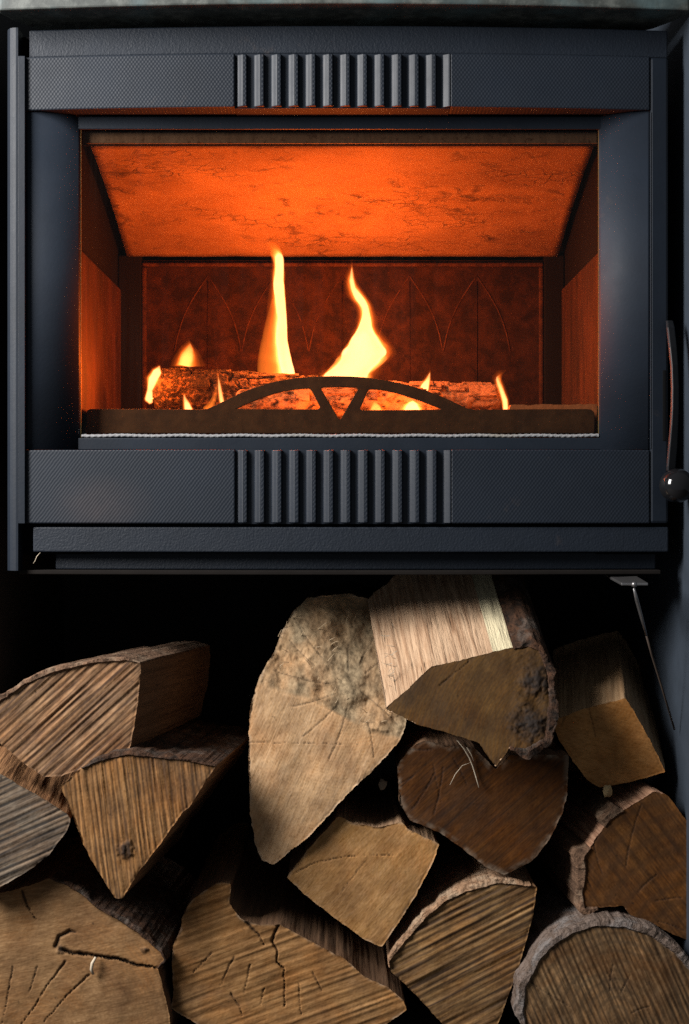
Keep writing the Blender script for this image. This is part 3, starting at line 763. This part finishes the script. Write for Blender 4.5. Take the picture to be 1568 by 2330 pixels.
def log(label, poly, y0, axis, endm, sidem, length=.30, tilt=(0, 0), bark=(), barkm=None, cracks=(), depth=None, seed=0, rough=1.0, jag=.85, step=2.7, smooth=3, saw=None, knot=None, rimw=0., taper=.05, bk=1., pith=None, nrad=13, aged=None, miss=.8):
    rs = np.random.RandomState(seed + 100)
    B, src = resample(poly, step)
    for _ in range(smooth): B = .5 * B + .25 * (np.roll(B, 1, 0) + np.roll(B, -1, 0))
    # outward normals
    area = .5 * np.sum(B[:, 0] * np.roll(B[:, 1], -1) - np.roll(B[:, 0], -1) * B[:, 1])
    tg = np.roll(B, -1, 0) - np.roll(B, 1, 0); tg /= np.hypot(*tg.T)[:, None] + 1e-9
    nm = np.stack([tg[:, 1], -tg[:, 0]], 1) * (1 if area > 0 else -1)
    per = np.concatenate([[0], np.cumsum(np.hypot(*(np.roll(B, -1, 0) - B).T))])[:-1]
    B = B + nm * (jag * 2.2 * fbm(per / 13., seed, 0, seed, 4) + jag * .9 * rs.uniform(-1, 1, len(B)) * .6)[:, None]
    c0 = B.mean(0)
    # interior grid
    lo_, hi = B.min(0), B.max(0); g = step * .95
    gx, gy = np.meshgrid(np.arange(lo_[0], hi[0], g), np.arange(lo_[1], hi[1], g)); gx = gx + (np.arange(gx.shape[0]) % 2)[:, None] * g * .5
    G = np.stack([gx.ravel(), gy.ravel()], 1); G += rs.uniform(-.25, .25, G.shape) * g
    G = G[inside_poly(G, B)]
    G = G[seg_dist(G, list(B) + [B[0]]) > g * .55]
    allp = np.vstack([B, G]); nb = len(B)
    r = delaunay_2d_cdt([Vector(p) for p in allp], [(i, (i + 1) % nb) for i in range(nb)], [], 1, 1e-5)
    V2 = np.array([tuple(v) for v in r[0]]); T = [tuple(f) for f in r[2]]
    def ydepth(p):
        y = y0 + tilt[0] * (p[:, 0] - c0[0]) / K + tilt[1] * (p[:, 1] - c0[1]) / K
        if depth is not None: y = y + depth(p)
        return y
    y = ydepth(V2)
    stain = np.zeros(len(V2)); 
    db = seg_dist(V2, list(B) + [B[0]])
    rel = .0020 * fbm(V2[:, 0] / 70, V2[:, 1] / 70, 0, seed, 3) * rough + .00012 * rs.uniform(-1, 1, len(V2)) * rough
    if saw:
        a = R(saw[0]); q = V2[:, 0] * math.sin(a) + V2[:, 1] * math.cos(a)
        rel = rel + saw[1] * vn(q / saw[2], (V2[:, 0] * math.cos(a) - V2[:, 1] * math.sin(a)) / 160, 0, seed + 5)
    rel = rel + .0007 * np.exp(-(db / 4.) ** 2) * (db > .5) * (1 + fbm(V2[:, 0] / 12, V2[:, 1] / 12, 0, seed + 9))
    for line, wd, dp in cracks:
        d, pr = seg_par(V2 + 2.6 * np.stack([fbm(V2[:, 0] / 12, V2[:, 1] / 12, 0, 41), fbm(V2[:, 0] / 12, V2[:, 1] / 12, 0, 42)], 1), line)
        wv = .62 * wd * (1.15 - .85 * pr) * (.75 + .55 * (1 + fbm(V2[:, 0] / 22, V2[:, 1] / 22, 0, seed + 51)) * .8); f = np.exp(-(d / wv) ** 2); rel = rel + dp * f; stain = np.maximum(stain, np.clip(f * min(.95, .45 + wd * .13), 0, 1))
    if pith:
        rr_ = random.Random(seed)
        for q in range(nrad):
            a_ = 2 * math.pi * (q + rr_.uniform(0, .8)) / nrad; r0_ = rr_.uniform(25, 110); L_ = rr_.uniform(40, 150)
            ln_ = [(pith[0] + math.cos(a_ + .03 * k) * (r0_ + L_ * k / 4), pith[1] + math.sin(a_ + .03 * k) * (r0_ + L_ * k / 4)) for k in range(5)]
            d = seg_dist(V2 + 1.6 * np.stack([fbm(V2[:, 0] / 11, V2[:, 1] / 11, 0, 43), fbm(V2[:, 0] / 11, V2[:, 1] / 11, 0, 44)], 1), ln_)
            f = np.exp(-(d / 1.25) ** 2); rel = rel + .001 * f; stain = np.maximum(stain, .6 * f)
    if knot:
        for kx, ky, kr in knot:
            d = np.hypot(V2[:, 0] - kx, V2[:, 1] - ky) / kr + .7 * fbm(V2[:, 0] / 8, V2[:, 1] / 8, 0, 77)
            stain = np.maximum(stain, np.clip(1.25 - d, 0, 1) * .9); rel = rel - .004 * np.clip(1 - d, 0, 1)
    rim = .6 * np.clip(1 - db / rimw, 0, 1) * (.2 + fbm(V2[:, 0] / 14, V2[:, 1] / 14, 0, seed + 3)) if rimw else np.zeros(len(V2))
    age = aged(V2) if aged is not None else np.zeros(len(V2))
    # boundary vertices keep a plain position so end and sides meet
    onb = db < .3
    rel = np.where(onb, .0010 * fbm(V2[:, 0] / 10, V2[:, 1] / 10, 0, seed + 7), rel)
    W = at_np(V2, y + rel); W[:, 2] = np.maximum(W[:, 2], .002)
    org = at_np(c0[None], np.array([y0]))[0]; low = max(.0, W[:, 2].min())
    root = empty('firewood_log', (org[0], org[1], low)); tag(root, label, 'firewood log', LOGS)
    tris = []
    for f in T:
        a_, b_, c_ = (W[i] for i in f[:3]); nrm = np.cross(b_ - a_, c_ - a_); tris.append(f if nrm[1] < 0 else f[::-1])
    fo = mesh('cut_end', W, tris, endm, root, origin=org)
    for nm_, val in (('stain', stain), ('rim', np.clip(rim, 0, 1)), ('aged', np.clip(age, 0, 1))):
        A_ = fo.data.attributes.new(nm_, 'FLOAT', 'POINT'); A_.data.foreach_set('value', val.astype(np.float32))
    # sides
    axis = np.array(axis, float); axis = axis / np.linalg.norm(axis)
    yB = ydepth(B) + .0010 * fbm(B[:, 0] / 10, B[:, 1] / 10, 0, seed + 7)
    W0 = at_np(B, yB); cen = W0.mean(0)
    ts = [0, .006, .014, .024, .036, .05, .066, .084, .104, .126, .15, .178, .21, .25, length]; ts = [t_ * length / .30 for t_ in ts[:-1]] + [length]
    nw = np.stack([nm[:, 0], np.zeros(len(B)), -nm[:, 1]], 1)
    rows = []
    for t_ in ts:
        w_ = W0 + axis * t_
        ctr = cen + axis * t_
        w_ = ctr + (w_ - ctr) * (1 - taper * t_ / length)
        amp = min(1, t_ / .02)
        w_ = w_ + nw * (amp * (.0026 * fbm(per / 34., t_ * 7, 0, seed + 21) + .0004 * vn(per / 5., t_ * 12, 0, seed + 22)))[:, None]
        w_[:, 2] = np.maximum(w_[:, 2], .0015)
        rows.append(w_)
    V = np.vstack(rows); F = []
    for j in range(len(ts) - 1):
        for i in range(nb): F.append((j * nb + i, j * nb + (i + 1) % nb, (j + 1) * nb + (i + 1) % nb, (j + 1) * nb + i) if area < 0 else (j * nb + i, (j + 1) * nb + i, (j + 1) * nb + (i + 1) % nb, j * nb + (i + 1) % nb))
    nside = len(F); F.append(tuple(range((len(ts) - 1) * nb, len(ts) * nb)))
    so = mesh('split_side', V, F, sidem, root, origin=org)
    uvl = so.data.uv_layers.new(name='UVMap')
    up = per / K
    uvv = np.array([(up[i], t_) for t_ in ts for i in range(nb)])
    li = np.zeros(len(so.data.loops), int); so.data.loops.foreach_get('vertex_index', li)
    uvl.data.foreach_set('uv', uvv[li].ravel().astype(np.float32))
    # bark strips
    for (s0, s1, th) in bark:
        if s0 <= s1: idx = np.where((src >= s0) & (src <= s1))[0]
        else: idx = np.concatenate([np.where(src >= s0)[0], np.where(src <= s1)[0]])
        m_ = len(idx); u_ = np.linspace(0, 1, m_)
        prof_ = np.clip(np.minimum(u_, 1 - u_) * 9, .25, 1) * np.clip(1.05 + 1.5 * miss * fbm(per[idx] / 60., 4, 0, seed + 37, 3), .12, 1.25) * (1 + .30 * bk * fbm(per[idx] / 45., 2, 0, seed + 31)) * th / K
        VV, FF = [], []; tb = [-.003, .0, .004, .010, .018, .03, .045, .065, .09, .12, .16, .21, length * .98]
        for j, t_ in enumerate(tb):
            rowi = np.array([np.interp(t_, ts, [rw[i][k] for rw in rows]) if t_ > 0 else rows[0][i][k] + axis[k] * t_ for i in idx for k in range(3)]).reshape(-1, 3)
            hgt = prof_ * (1 + bk * (.38 * fbm(per[idx] / 34., t_ * 30, 0, seed + 33) + .10 * fbm(per[idx] / 8., t_ * 90, 0, seed + 34)))
            if j == 0:
                lo2 = rowi + nw[idx] * (hgt * .10)[:, None] + axis * (.0010 * fbm(per[idx] / 12., 9, 0, seed + 36, 3))[:, None]; hi2 = rowi + nw[idx] * (hgt * .78)[:, None] + axis * (.0035 * fbm(per[idx] / 26., 5, 0, seed + 35, 4) + .001)[:, None]
            else: lo2 = rowi - nw[idx] * .001; hi2 = rowi + nw[idx] * hgt[:, None]
            VV += [lo2, hi2]
        VV = np.vstack(VV)
        VV[:, 2] = np.maximum(VV[:, 2], .001)
        o_ = lambda j, s_, i: (j * 2 + s_) * m_ + i
        nt = len(tb)
        for j in range(nt - 1):
            for i in range(m_ - 1):
                FF.append((o_(j, 1, i), o_(j + 1, 1, i), o_(j + 1, 1, i + 1), o_(j, 1, i + 1)))
                FF.append((o_(j, 0, i), o_(j, 0, i + 1), o_(j + 1, 0, i + 1), o_(j + 1, 0, i)))
            for i in (0, m_ - 1): FF.append((o_(j, 0, i), o_(j + 1, 0, i), o_(j + 1, 1, i), o_(j, 1, i)))
        for i in range(m_ - 1):
            FF.append((o_(0, 0, i), o_(0, 1, i), o_(0, 1, i + 1), o_(0, 0, i + 1))); FF.append((o_(nt - 1, 0, i), o_(nt - 1, 0, i + 1), o_(nt - 1, 1, i + 1), o_(nt - 1, 1, i)))
        bo = mesh('bark', VV, FF, barkm, root, origin=org, smooth=False)
        bm = bmesh.new(); bm.from_mesh(bo.data); bmesh.ops.recalc_face_normals(bm, faces=bm.faces); bm.to_mesh(bo.data); bm.free()
    return root

S_tan = side_wood('split_tan', (.34, .21, .12), (.16, .09, .05), 1)
S_dark = side_wood('split_dark', (.155, .085, .045), (.10, .055, .03), 2, bumpd=.0015)
S_brn = side_wood('split_brown', (.26, .14, .065), (.16, .08, .04), 3, bumpd=.0018)
B_grey = bark_mat('grey_bark', (.075, .06, .05), (.22, .19, .165), (.34, .33, .31), .6, 1)
B_brown = bark_mat('brown_bark', (.07, .04, .025), (.24, .14, .085), (.3, .22, .15), .5, 2)
B_pale = bark_mat('pale_bark', (.11, .075, .055), (.23, .175, .145), (.25, .24, .235), .55, 3, 90)
B_moss = bark_mat('dark_bark', (.018, .013, .010), (.095, .045, .024), (.16, .14, .12), .35, 4, 80)

# upper left wedge
log('striped sawn wedge log with peeling bark on its curved top', [(-14, 1610), (0, 1597), (60, 1556), (130, 1527), (215, 1507), (290, 1502), (322, 1508), (318, 1560), (308, 1640), (295, 1708), (200, 1745), (140, 1766), (100, 1768), (60, 1742), (0, 1690), (-30, 1668)], -.07, (.055, .30, -.005),
    end_wood('end_a', (.48, .34, .245), (.10, .066, .048), 42, 190, .95, seed=1, per=6.2, stain_amt=.35), S_dark, seed=1, bark=[(14.5, 6, 10)], barkm=B_brown, bk=.5, saw=(42, .0014, 6))
log('striped triangular log pointing down among the left stack', [(138, 1787), (187, 1748), (240, 1727), (295, 1717), (350, 1722), (430, 1732), (492, 1742), (430, 1837), (415, 1849), (362, 1924), (310, 1992), (280, 2045), (262, 2044), (235, 2002), (205, 1952), (182, 1902), (160, 1842)], -.085, (.03, .30, -.004),
    end_wood('end_b', (.44, .285, .175), (.13, .085, .055), 97, 210, .9, seed=2, per=5, stain=(.03, .03, .032), stain_amt=.75), S_brn, seed=2, bark=[(1, 6, 9)], barkm=B_moss, saw=(97, .0009, 5), knot=[(285, 1932, 22)])
log('grey weathered log cut off by the photo edge below the top wedge', [(-90, 1800), (-60, 1745), (-10, 1755), (50, 1790), (100, 1818), (150, 1850), (161, 1864), (152, 1890), (112, 1945), (60, 1985), (0, 2018), (-60, 2035), (-100, 1950)], -.075, (-.03, .30, .012),
    end_wood('end_c', (.27, .235, .20), (.05, .048, .048), 24, 210, .9, seed=3, per=6, stain=(.05, .055, .06), stain_amt=.5), side_wood('split_orange', (.32, .16, .07), (.15, .07, .03), 6), seed=3, saw=(24, .0008, 5))
log('large pale log with a dark knot and long crack at the bottom left', [(-60, 2045), (0, 2032), (25, 2027), (60, 2017), (115, 1999), (150, 2012), (185, 2032), (225, 2067), (270, 2092), (310, 2117), (340, 2142), (367, 2167), (376, 2184), (358, 2202), (366, 2225), (374, 2262), (388, 2324), (380, 2380), (330, 2395), (-20, 2395), (-90, 2300), (-100, 2150)], -.045, (.02, .30, .0),
    end_wood('end_d', (.47, .335, .225), (.21, .135, .085), 12, 150, .45, seed=4, stain=(.10, .07, .04), stain_amt=.6, ring=(-.03, -.07), ring_f=60, slen=16), S_dark, seed=4, bark=[(4, 13, 8)], barkm=B_moss,
    cracks=[([(137, 2160), (165, 2168), (210, 2172), (270, 2181), (312, 2194), (358, 2202)], 4.5, .007), ([(150, 2187), (110, 2240), (50, 2332)], 2.2, .003), ([(205, 2217), (150, 2268), (100, 2325)], 2., .003), ([(85, 2200), (65, 2262)], 1.6, .002), ([(50, 2027), (62, 2062), (82, 2092)], 3, .004), ([(30, 2200), (5, 2330)], 1.6, .002), ([(128, 2152), (136, 2132), (158, 2118), (172, 2120)], 6.5, .004)], knot=[(140, 2160, 12), (330, 2160, 9)])
log('wide cracked log at the bottom of the stack, left of centre', [(415, 2087), (432, 2052), (465, 2027), (500, 2007), (526, 2010), (522, 2057), (550, 2092), (590, 2105), (635, 2103), (700, 2137), (784, 2182), (829, 2222), (884, 2247), (919, 2277), (926, 2298), (884, 2327), (800, 2372), (640, 2394), (520, 2380), (450, 2332), (390, 2294), (395, 2247), (390, 2197), (393, 2152), (412, 2117)], -.025, (.0, .30, .012),
    end_wood('end_e', (.54, .36, .225), (.21, .13, .075), 20, 120, .75, seed=5, per=9, stain=(.08, .075, .07), stain_amt=.5), S_dark, seed=5, saw=(20, .0008, 6), rimw=5,
    cracks=[([(635, 2102), (620, 2140), (632, 2165), (630, 2190), (646, 2202), (648, 2290)], 3., .005), ([(555, 2090), (588, 2128), (602, 2150)], 4, .005), ([(482, 2168), (440, 2212)], 1.8, .002), ([(532, 2178), (500, 2245)], 2, .002), ([(570, 2195), (555, 2262)], 2, .002), ([(602, 2248), (590, 2292)], 1.8, .002), ([(710, 2212), (742, 2268)], 1.8, .002), ([(525, 2260), (545, 2290), (552, 2310)], 2.2, .003), ([(680, 2240), (686, 2310)], 1.6, .002)])
# centre tall log with torn top
tear = [(500, 1540), (585, 1557), (635, 1577), (700, 1594), (740, 1612), (784, 1636), (834, 1667), (904, 1682), (1000, 1700)]
tx_, ty_ = [p[0] for p in tear], [p[1] for p in tear]
def torn(p):
    h = np.maximum(0, np.interp(p[:, 0], tx_, ty_) - p[:, 1])
    m_ = np.clip(h / 14, 0, 1)
    return (h / K) * .85 - .004 * m_ + m_ * (.012 * fbm(p[:, 0] / 80 + p[:, 1] / 200, p[:, 1] / 60 - p[:, 0] / 160, 0, 91, 5) + .0013 * fbm(p[:, 0] / 14, p[:, 1] / 36, 0, 95, 4))
tall = log('tall pale log with a torn upper end, tallest in the middle of the stack', [(567, 1640), (572, 1600), (588, 1548), (606, 1512), (626, 1477), (642, 1436), (668, 1392), (700, 1360), (790, 1350), (868, 1370), (884, 1470), (888, 1560), (926, 1640), (909, 1687), (849, 1752), (784, 1814), (710, 1897), (655, 1942), (622, 1967), (596, 1957), (580, 1922), (570, 1850), (565, 1740)], -.01, (.015, .30, .01),
    end_wood('end_f', (.86, .68, .52), (.56, .40, .27), 66, 170, .5, seed=6, stain=(.25, .17, .10), stain_amt=.35, ring=(.036, .066), ring_f=85, slen=9), S_tan, seed=6, depth=torn, length=.26, rimw=7, pith=(800, 1560), aged=lambda p: np.clip((np.interp(p[:, 0], tx_, ty_) - p[:, 1]) / 9, 0, 1) * np.clip(.62 + .9 * fbm(p[:, 0] / 40, p[:, 1] / 60, 0, 88, 4), 0, 1),
    cracks=[([(570, 1688), (640, 1690), (790, 1694)], 1.0, .001)], rough=1.2, jag=1.1)
def lumps(p):
    k_ = np.clip((p[:, 0] - 1150) / 45, 0, 1) * (1 + 0 * p[:, 1])
    return k_ * (.005 * fbm(p[:, 0] / 34, p[:, 1] / 34, 0, 61, 4) + .001)
# top log, light split top, dark end
top = log('light split log with a mossy bark edge lying on top under the stove', [(876, 1612), (934, 1562), (979, 1517), (1064, 1499), (1124, 1482), (1194, 1469), (1226, 1476), (1240, 1510), (1247, 1547), (1252, 1607), (1240, 1682), (1194, 1708), (1160, 1702), (1128, 1746), (1089, 1690), (1024, 1669), (954, 1650)], -.045, (-.035, .30, .205),
    end_wood('end_g', (.15, .092, .045), (.055, .035, .02), 60, 120, .5, seed=7, stain=(.03, .026, .02), stain_amt=.6, ring=(.10, -.06), ring_f=80, slen=14), side_wood('split_pink', (.58, .39, .245), (.32, .185, .105), 8, fib=170, bumpd=.005, band=(.1455, .198, (.72, .62, .40))), seed=7, length=.20, tilt=(.0, -.45), taper=.0, depth=lumps,
    bark=[(4.6, 12, 15)], barkm=B_moss, cracks=[([(1000, 1560), (1070, 1502)], 1.6, .002)], knot=[(1205, 1645, 44), (1222, 1550, 40)])
log('dark heart shaped log end in the middle of the stack', [(904, 1742), (916, 1727), (934, 1702), (964, 1685), (1004, 1694), (1044, 1700), (1084, 1706), (1128, 1752), (1158, 1718), (1234, 1718), (1294, 1719), (1291, 1807), (1279, 1852), (1249, 1912), (1214, 1957), (1149, 1992), (1109, 1975), (1054, 1932), (1004, 1897), (934, 1867), (909, 1827)], .0, (.0, .30, .0),
    end_wood('end_h', (.135, .066, .032), (.040, .021, .012), 42, 170, .6, seed=8, stain=(.06, .062, .065), stain_amt=.3), S_dark, seed=8, rimw=14, cracks=[([(985, 1740), (1010, 1850)], 1.2, .001)], pith=(1010, 1700), nrad=11)
log('small square pale log wedged below the tall middle log', [(652, 1997), (700, 1935), (770, 1857), (800, 1872), (860, 1884), (916, 1870), (926, 1886), (1000, 1921), (985, 1962), (945, 2040), (900, 2110), (868, 2155), (830, 2138), (760, 2088), (700, 2040)], .005, (.0, .30, .006),
    end_wood('end_i', (.66, .465, .31), (.36, .23, .13), 48, 120, .55, seed=9, stain=(.36, .20, .07), stain_amt=.4, ring=(-.06, .015), ring_f=70, slen=16), S_tan, seed=9, rimw=6,
    cracks=[([(668, 1988), (720, 1962), (790, 1948), (900, 1945)], 1.4, .002), ([(830, 1960), (760, 2050)], 1.1, .001)])
log('striped log with a pale bark edge between wide and round logs', [(884, 2187), (929, 2132), (969, 2087), (1009, 2052), (1059, 2028), (1134, 2009), (1184, 2012), (1223, 2017), (1214, 2077), (1199, 2137), (1174, 2222), (1154, 2272), (1134, 2330), (1105, 2392), (1050, 2392), (1004, 2328), (964, 2282), (924, 2242), (891, 2212)], -.0, (.0, .30, .006),
    end_wood('end_j', (.40, .28, .175), (.075, .052, .037), 27, 130, .95, seed=10, per=7, stain=(.04, .04, .04), stain_amt=.4), S_brn, seed=10, bark=[(18.5, 6.6, 10)], barkm=bark_mat('orange_bark', (.20, .11, .06), (.48, .29, .17), (.5, .38, .26), .6, 5, 110), saw=(27, .0013, 7), bk=.45)
pts = [(1190 + 0, 2300), (1196, 2245), (1228, 2183), (1262, 2148), (1304, 2122), (1352, 2107), (1420, 2109), (1484, 2130), (1536, 2168), (1580, 2218), (1620, 2290), (1628, 2350), (1600, 2394), (1240, 2394), (1200, 2350)]
log('half round log with thick pale bark at the bottom right', pts, -.03, (-.005, .30, .0),
    end_wood('end_k', (.36, .262, .178), (.08, .058, .04), -66, 170, .9, seed=11, per=6, stain=(.14, .055, .02), stain_amt=.65, ring=(.0, -.02), ring_f=30), S_dark, seed=11, bark=[(13.6, 9.5, 16)], barkm=B_pale, saw=(-66, .0007, 5), rimw=5, bk=.3, miss=.25, pith=(1400, 2330), nrad=9)
log('dark brown log with broken bark at the right photo edge', [(1329, 1952), (1352, 1912), (1389, 1864), (1440, 1830), (1489, 1800), (1519, 1808), (1554, 1857), (1580, 1890), (1600, 1980), (1598, 2120), (1568, 2142), (1514, 2117), (1464, 2092), (1434, 2082), (1419, 2060), (1380, 2064), (1330, 2066), (1325, 2032), (1334, 1975)], .0, (-.03, .30, .0),
    end_wood('end_l', (.23, .125, .068), (.065, .036, .021), -52, 150, .75, seed=12, stain=(.03, .02, .016), stain_amt=.5, ring=(.06, -.09), ring_f=16), side_wood('split_salmon', (.55, .32, .20), (.25, .12, .07), 9), seed=12, bark=[(15.4, .6, 16), (1.6, 2.6, 14)], barkm=B_brown, pith=(1420, 2080), nrad=12, bk=.6)
log('smooth orange brown block at the right, beside the casing wall', [(1256, 1642), (1324, 1613), (1424, 1589), (1459, 1647), (1494, 1712), (1515, 1757), (1434, 1779), (1364, 1792), (1334, 1772), (1304, 1732), (1274, 1687)], .03, (.045, .30, .072),
    end_wood('end_m', (.64, .41, .25), (.42, .25, .14), -15, 90, .3, seed=13, stain=(.2, .1, .04), stain_amt=.4, ring=(-.07, .10), ring_f=70, slen=14), side_wood('split_umber', (.46, .29, .155), (.32, .19, .095), 10, bumpd=.0015), seed=13, length=.26, taper=.0, pith=(1300, 1520), nrad=12)

# ------------------------------------------------------------------ fibres and chips on the logs
def fuzz(root, spots, mat, ln, seed, up):
    rr = random.Random(seed); V, F = [], []
    for px, py, y in spots:
        p = Vector(at(px, py, y)); d = Vector((up[0] + rr.uniform(-.7, .7), -.55 + rr.uniform(-.3, .3), up[1] + rr.uniform(-.5, .5))).normalized()
        L = ln * rr.uniform(.35, 1.); cv = Vector((rr.uniform(-1, 1), rr.uniform(-1, .2), rr.uniform(-1, 1))) * .5
        b = len(V); n = 5
        for i in range(n + 1):
            u = i / n; q = p + (d + cv * u) * L * u; w_ = .00042 * (1 - .6 * u)
            V += [q + Vector((w_, 0, 0)), q + Vector((-w_, 0, w_)), q + Vector((0, -w_, -w_))]
        for i in range(n):
            for k in range(3): F.append((b + i * 3 + k, b + i * 3 + (k + 1) % 3, b + i * 3 + 3 + (k + 1) % 3, b + i * 3 + 3 + k))
    o = mesh('torn_fibre', V, F, mat, root, smooth=False); o['kind'] = 'stuff'
rr = random.Random(5); sp = []
for q in range(70):
    px, py = rr.uniform(630, 885), rr.uniform(1390, 1660)
    h = float(np.interp(px, tx_, ty_)) - py
    if h < 6 or px < 628 + max(0, 1480 - py) * .1: continue
    sp.append((px, py, -.01 + h / K * .85 - .006))
straw = plain('pale_fibre', (.55, .46, .34), .8)
fuzz(tall, sp, plain('torn_fibre', (.34, .25, .15), .8), .013, 6, (.2, .8))
fuzz(top, [(rr.uniform(884, 905), rr.uniform(1400, 1570), -.02) for q in range(26)], straw, .010, 9, (-.9, .1))
straw2 = plain('pale_fibre', (.55, .46, .34), .8)
def fibre(label, pts, y, r, name='wood_splinter', mat=straw):
    P_ = [at(a, b, y - .002 * math.sin(i * 1.3)) for i, (a, b) in enumerate(pts)]
    tag(tube(name, P_, [r * (.6 + .4 * math.sin(math.pi * (i + .6) / (len(P_) + .2))) for i in range(len(P_))], mat, None, n=6), label, 'wood splinter', 'loose fibres on the logs')
fibre('thin pale fibre caught upright on the dark heart shaped log', [(1040, 1684), (1056, 1704), (1068, 1724), (1076, 1744), (1083, 1768), (1090, 1792)], -.006, .0008)
fibre('faint curved fibre branching left on the dark heart shaped log', [(1074, 1734), (1052, 1742), (1036, 1762), (1024, 1786)], -.005, .0004)
fibre('short frayed fibre beside the upright one on the dark log', [(1062, 1700), (1072, 1716), (1078, 1732)], -.008, .0005)
fibre('small curled white splinter below the crack of the knotted log', [(218, 2178), (210, 2192), (208, 2206), (212, 2216)], -.051, .0019)
fibre('wispy dust thread on the lower left of the stove front', [(92, 1257), (84, 1266), (80, 1276), (76, 1282)], .0005, .0004)
def chip(label, px, py, y, s, mat, seed):
    bm = bmesh.new(); bmesh.ops.create_icosphere(bm, subdivisions=2, radius=s)
    rr = random.Random(seed)
    for v in bm.verts: v.co = Vector((v.co.x * .8, v.co.y * .5, v.co.z * 1.1)) * rr.uniform(.75, 1.2) + Vector(at(px, py, y))
    tag(bm_obj('wood_chip', bm, mat, None), label, 'wood chip', 'loose chips on the logs')
chip('tiny chip stuck in the dark gap beside the heart shaped log', 871, 1785, .02, .006, plain('chip_dull', (.22, .17, .12), .85), 3)
chip('small yellow chip under the orange brown block', 1382, 1800, .02, .007, plain('chip_yellow', (.42, .30, .15), .85), 4)
